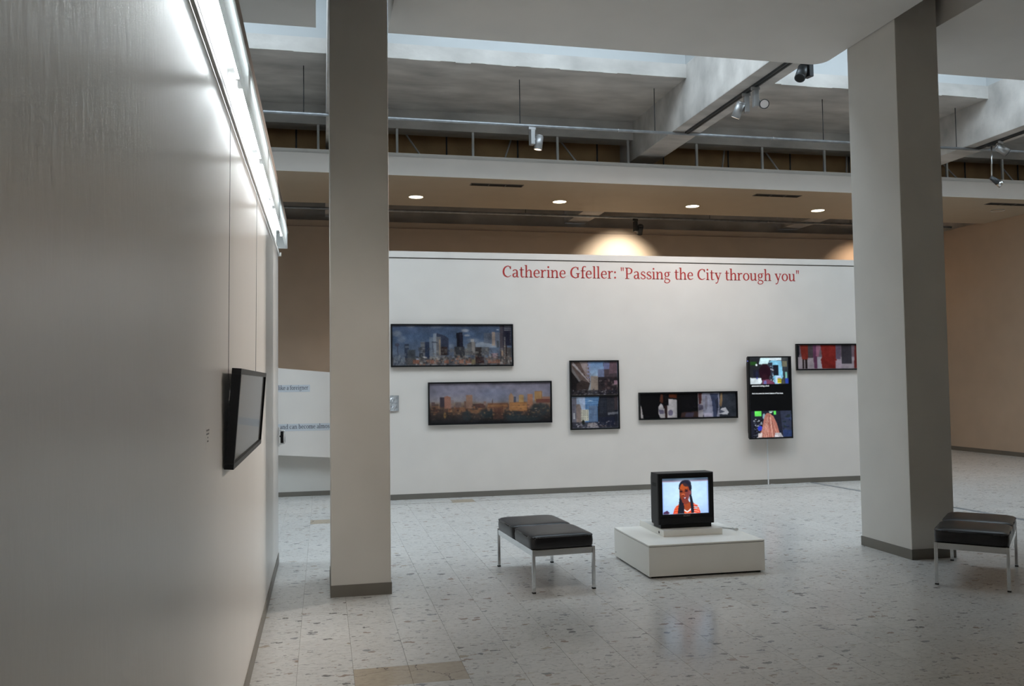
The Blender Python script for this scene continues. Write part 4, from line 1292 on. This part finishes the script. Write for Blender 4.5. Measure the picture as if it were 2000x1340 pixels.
obj('shell', bm, 'blackplastic', tv)
bm = bmesh.new()
box(bm, -hw + 0.022, hw - 0.022, 0.012, 0.17, 0.0, 0.034)
obj('foot', bm, 'blackplastic', tv, 0.004)
# chin swelling under the screen
boxo('chin_panel', (-hw + 0.012, hw - 0.012, -0.006, 0.004, 0.040, 0.090), 'blackplastic', tv, 0.004)
boxo('grip_slot', (-hw - 0.001, -hw + 0.012, 0.045, 0.125, 0.335, 0.365), 'dark', tv)
A = Art(132, 104, 335, 230, 1212, 915, (176, 206, 236))
A.grad([(230, (64, 84, 100)), (275, (92, 96, 116)), (288, (150, 130, 150)), (305, (176, 208, 236)), (600, (178, 210, 240)), (915, (160, 190, 234))])
A.ell(770, 600, 420, 420, (196, 226, 246), .5, .9); A.rect(335, 300, 360, 915, (120, 150, 230), .5); A.rect(1190, 300, 1212, 915, (130, 150, 240), .5)
A.poly([(530, 915), (560, 800), (620, 740), (700, 700), (900, 705), (985, 750), (1030, 830), (1055, 900), (1050, 915)], (216, 66, 40))
for k, y in enumerate(range(735, 915, 42)):
    A.line(560, y + 30, 640, y + 14, 9, (226, 170, 120), .8); A.line(920, y, 1030, y + 22, 11, (240, 214, 206), .9)
A.ell(965, 805, 34, 26, (170, 176, 190), .8); A.poly([(740, 700), (860, 690), (870, 830), (800, 880), (735, 830)], (150, 68, 40)); A.poly([(735, 820), (800, 870), (868, 810), (870, 850), (800, 895), (740, 860)], (232, 224, 224))
A.rect(750, 890, 890, 915, (226, 96, 40))
A.ell(765, 400, 122, 132, (34, 34, 48)); A.poly([(650, 400), (700, 420), (735, 680), (740, 915), (615, 915), (640, 720), (655, 560)], (30, 30, 40)); A.poly([(850, 400), (885, 420), (880, 560), (915, 720), (930, 905), (875, 905), (860, 720), (840, 560)], (28, 30, 44))
A.ell(748, 500, 96, 180, (138, 62, 40)); A.ell(735, 400, 74, 66, (168, 78, 40)); A.ell(800, 560, 50, 110, (118, 62, 66), .7, .6); A.ell(850, 510, 24, 44, (130, 70, 74))
A.poly([(690, 620), (800, 610), (840, 700), (760, 740), (700, 690)], (122, 56, 46)); A.ell(682, 486, 32, 15, (40, 22, 28)); A.ell(782, 476, 34, 15, (44, 26, 34)); A.line(655, 455, 705, 455, 9, (40, 20, 22)); A.line(755, 445, 815, 450, 9, (44, 24, 28)); A.ell(722, 548, 34, 26, (184, 92, 62)); A.ell(722, 562, 28, 8, (90, 36, 30))
A.ell(756, 614, 36, 22, (84, 30, 38)); A.ell(754, 608, 22, 9, (214, 200, 208)); A.ell(758, 640, 26, 7, (140, 64, 66)); A.ell(690, 600, 20, 60, (110, 48, 36), .6, .7); A.line(648, 420, 690, 330, 14, (30, 30, 44)); A.ell(800, 330, 80, 66, (36, 36, 50), .8)
A.poly([(345, 915), (352, 880), (420, 845), (460, 880), (470, 915)], (70, 44, 76)); A.ell(458, 908, 10, 12, (220, 200, 200)); A.mottle(.012); A.blur(1)
art_mesh('picture_tube', A, lambda u, v: (sx0 + 0.003 + (sx1 - sx0 - 0.006) * u, 0.014 - 0.012 * (1 - (2 * u - 1) ** 2) * (1 - 0.5 * (2 * v - 1) ** 2), sz1 - 0.003 + (sz0 - sz1 + 0.006) * v), 'crt', tv, 1.1)
M['logo'] = paint('pale grey logo print', (0.30, 0.30, 0.32), 0.4)
caption('SONY', -0.030, 0.094, 0.020, tv, 'logo', -0.0068, 1.15, 'maker_logo')
bm = bmesh.new()
tube(bm, [(3.17, 6.86, 0.256), (3.22, 6.80, 0.256), (3.27, 6.70, 0.256), (3.33, 6.62, 0.256)], 0.006, 6)
box(bm, 3.315, 3.345, 6.575, 6.625, 0.2515, 0.268)
o = obj('power_cord', bm, 'plastic')
tag(o, 'short white power cord lying on the pedestal behind the television', 'cord')

# ------------------------------------------------------------------ benches
def cushion(x0, x1, y0, y1, z0, z1, parent):
    n = 20
    bm = bmesh.new()
    cx, cy, hx_, hy = (x0 + x1) / 2, (y0 + y1) / 2, (x1 - x0) / 2, (y1 - y0) / 2
    rows = [(z0, 0.975), (z0 + 0.012, 0.995), (z0 + 0.045, 1.004), (z1 - 0.014, 0.992), (z1 - 0.004, 0.972), (z1 + 0.004, 0.93), (z1 + 0.011, 0.80), (z1 + 0.015, 0.5)]
    m = 40
    rings = []
    for z, s in rows:
        ring = []
        for k in range(m):
            a = 2 * math.pi * (k + 0.5) / m
            ca, sa = math.cos(a), math.sin(a)
            e = 0.20
            px = math.copysign(abs(ca) ** e, ca)
            py = math.copysign(abs(sa) ** e, sa)
            ring.append(bm.verts.new((cx + hx_ * s * px, cy + hy * s * py, z)))
        rings.append(ring)
    for a, b in zip(rings[:-1], rings[1:]):
        for k in range(m):
            bm.faces.new((a[k], a[(k + 1) % m], b[(k + 1) % m], b[k]))
    bm.faces.new(rings[-1])
    bm.faces.new(rings[0][::-1])
    c = obj('cushion', bm, 'leather', parent, smooth=True)
    # welt around the top edge
    bm = bmesh.new()
    pts = []
    for k in range(m + 1):
        a = 2 * math.pi * (k + 0.5) / m
        ca, sa = math.cos(a), math.sin(a)
        pts.append((cx + hx_ * 0.986 * math.copysign(abs(ca) ** 0.2, ca), cy + hy * 0.986 * math.copysign(abs(sa) ** 0.2, sa), z1 - 0.008))
    tube(bm, pts, 0.0045, 6)
    obj('piping', bm, 'leather', c)
    return c


def bench(loc, rot, label):
    """origin at the front left leg; x across 0.47, y along 0.965"""
    t = thing('bench', label, 'bench', loc, (0, 0, rot), 'black leather benches with chrome legs')
    W, L, lw = 0.475, 0.965, 0.022
    for x, y in ((0, 0), (W - lw, 0), (0, L - lw), (W - lw, L - lw)):
        lg = boxo('leg', (x, x + lw, y, y + lw, 0.008, 0.305), 'chrome', t, 0.003)
        boxo('foot', (x - 0.001, x + lw + 0.001, y - 0.001, y + lw + 0.001, 0.0, 0.010), 'dark', lg)
    for d in ((lw, W - lw, 0.003, 0.013), (lw, W - lw, L - 0.013, L - 0.003)):
        boxo('rail', (*d, 0.258, 0.302), 'chrome', t, 0.002)
    for d in ((0.003, 0.013), (W - 0.013, W - 0.003)):
        boxo('rail', (*d, lw, L - lw, 0.258, 0.302), 'chrome', t, 0.002)
    boxo('seat_board', (0.013, W - 0.013, 0.013, L - 0.013, 0.285, 0.303), 'black', t)
    cushion(-0.004, W + 0.002, 0.004, L / 2 - 0.002, 0.303, 0.392, t)
    cushion(-0.004, W + 0.002, L / 2 + 0.002, L - 0.004, 0.303, 0.392, t)
    return t


bench((1.445, 5.955, 0), math.radians(3.6), 'black leather bench with chrome legs beside the white pedestal')
bench((4.305, 5.455, 0), math.radians(-45.5), 'black leather bench with chrome legs turned towards the column, at the picture edge')
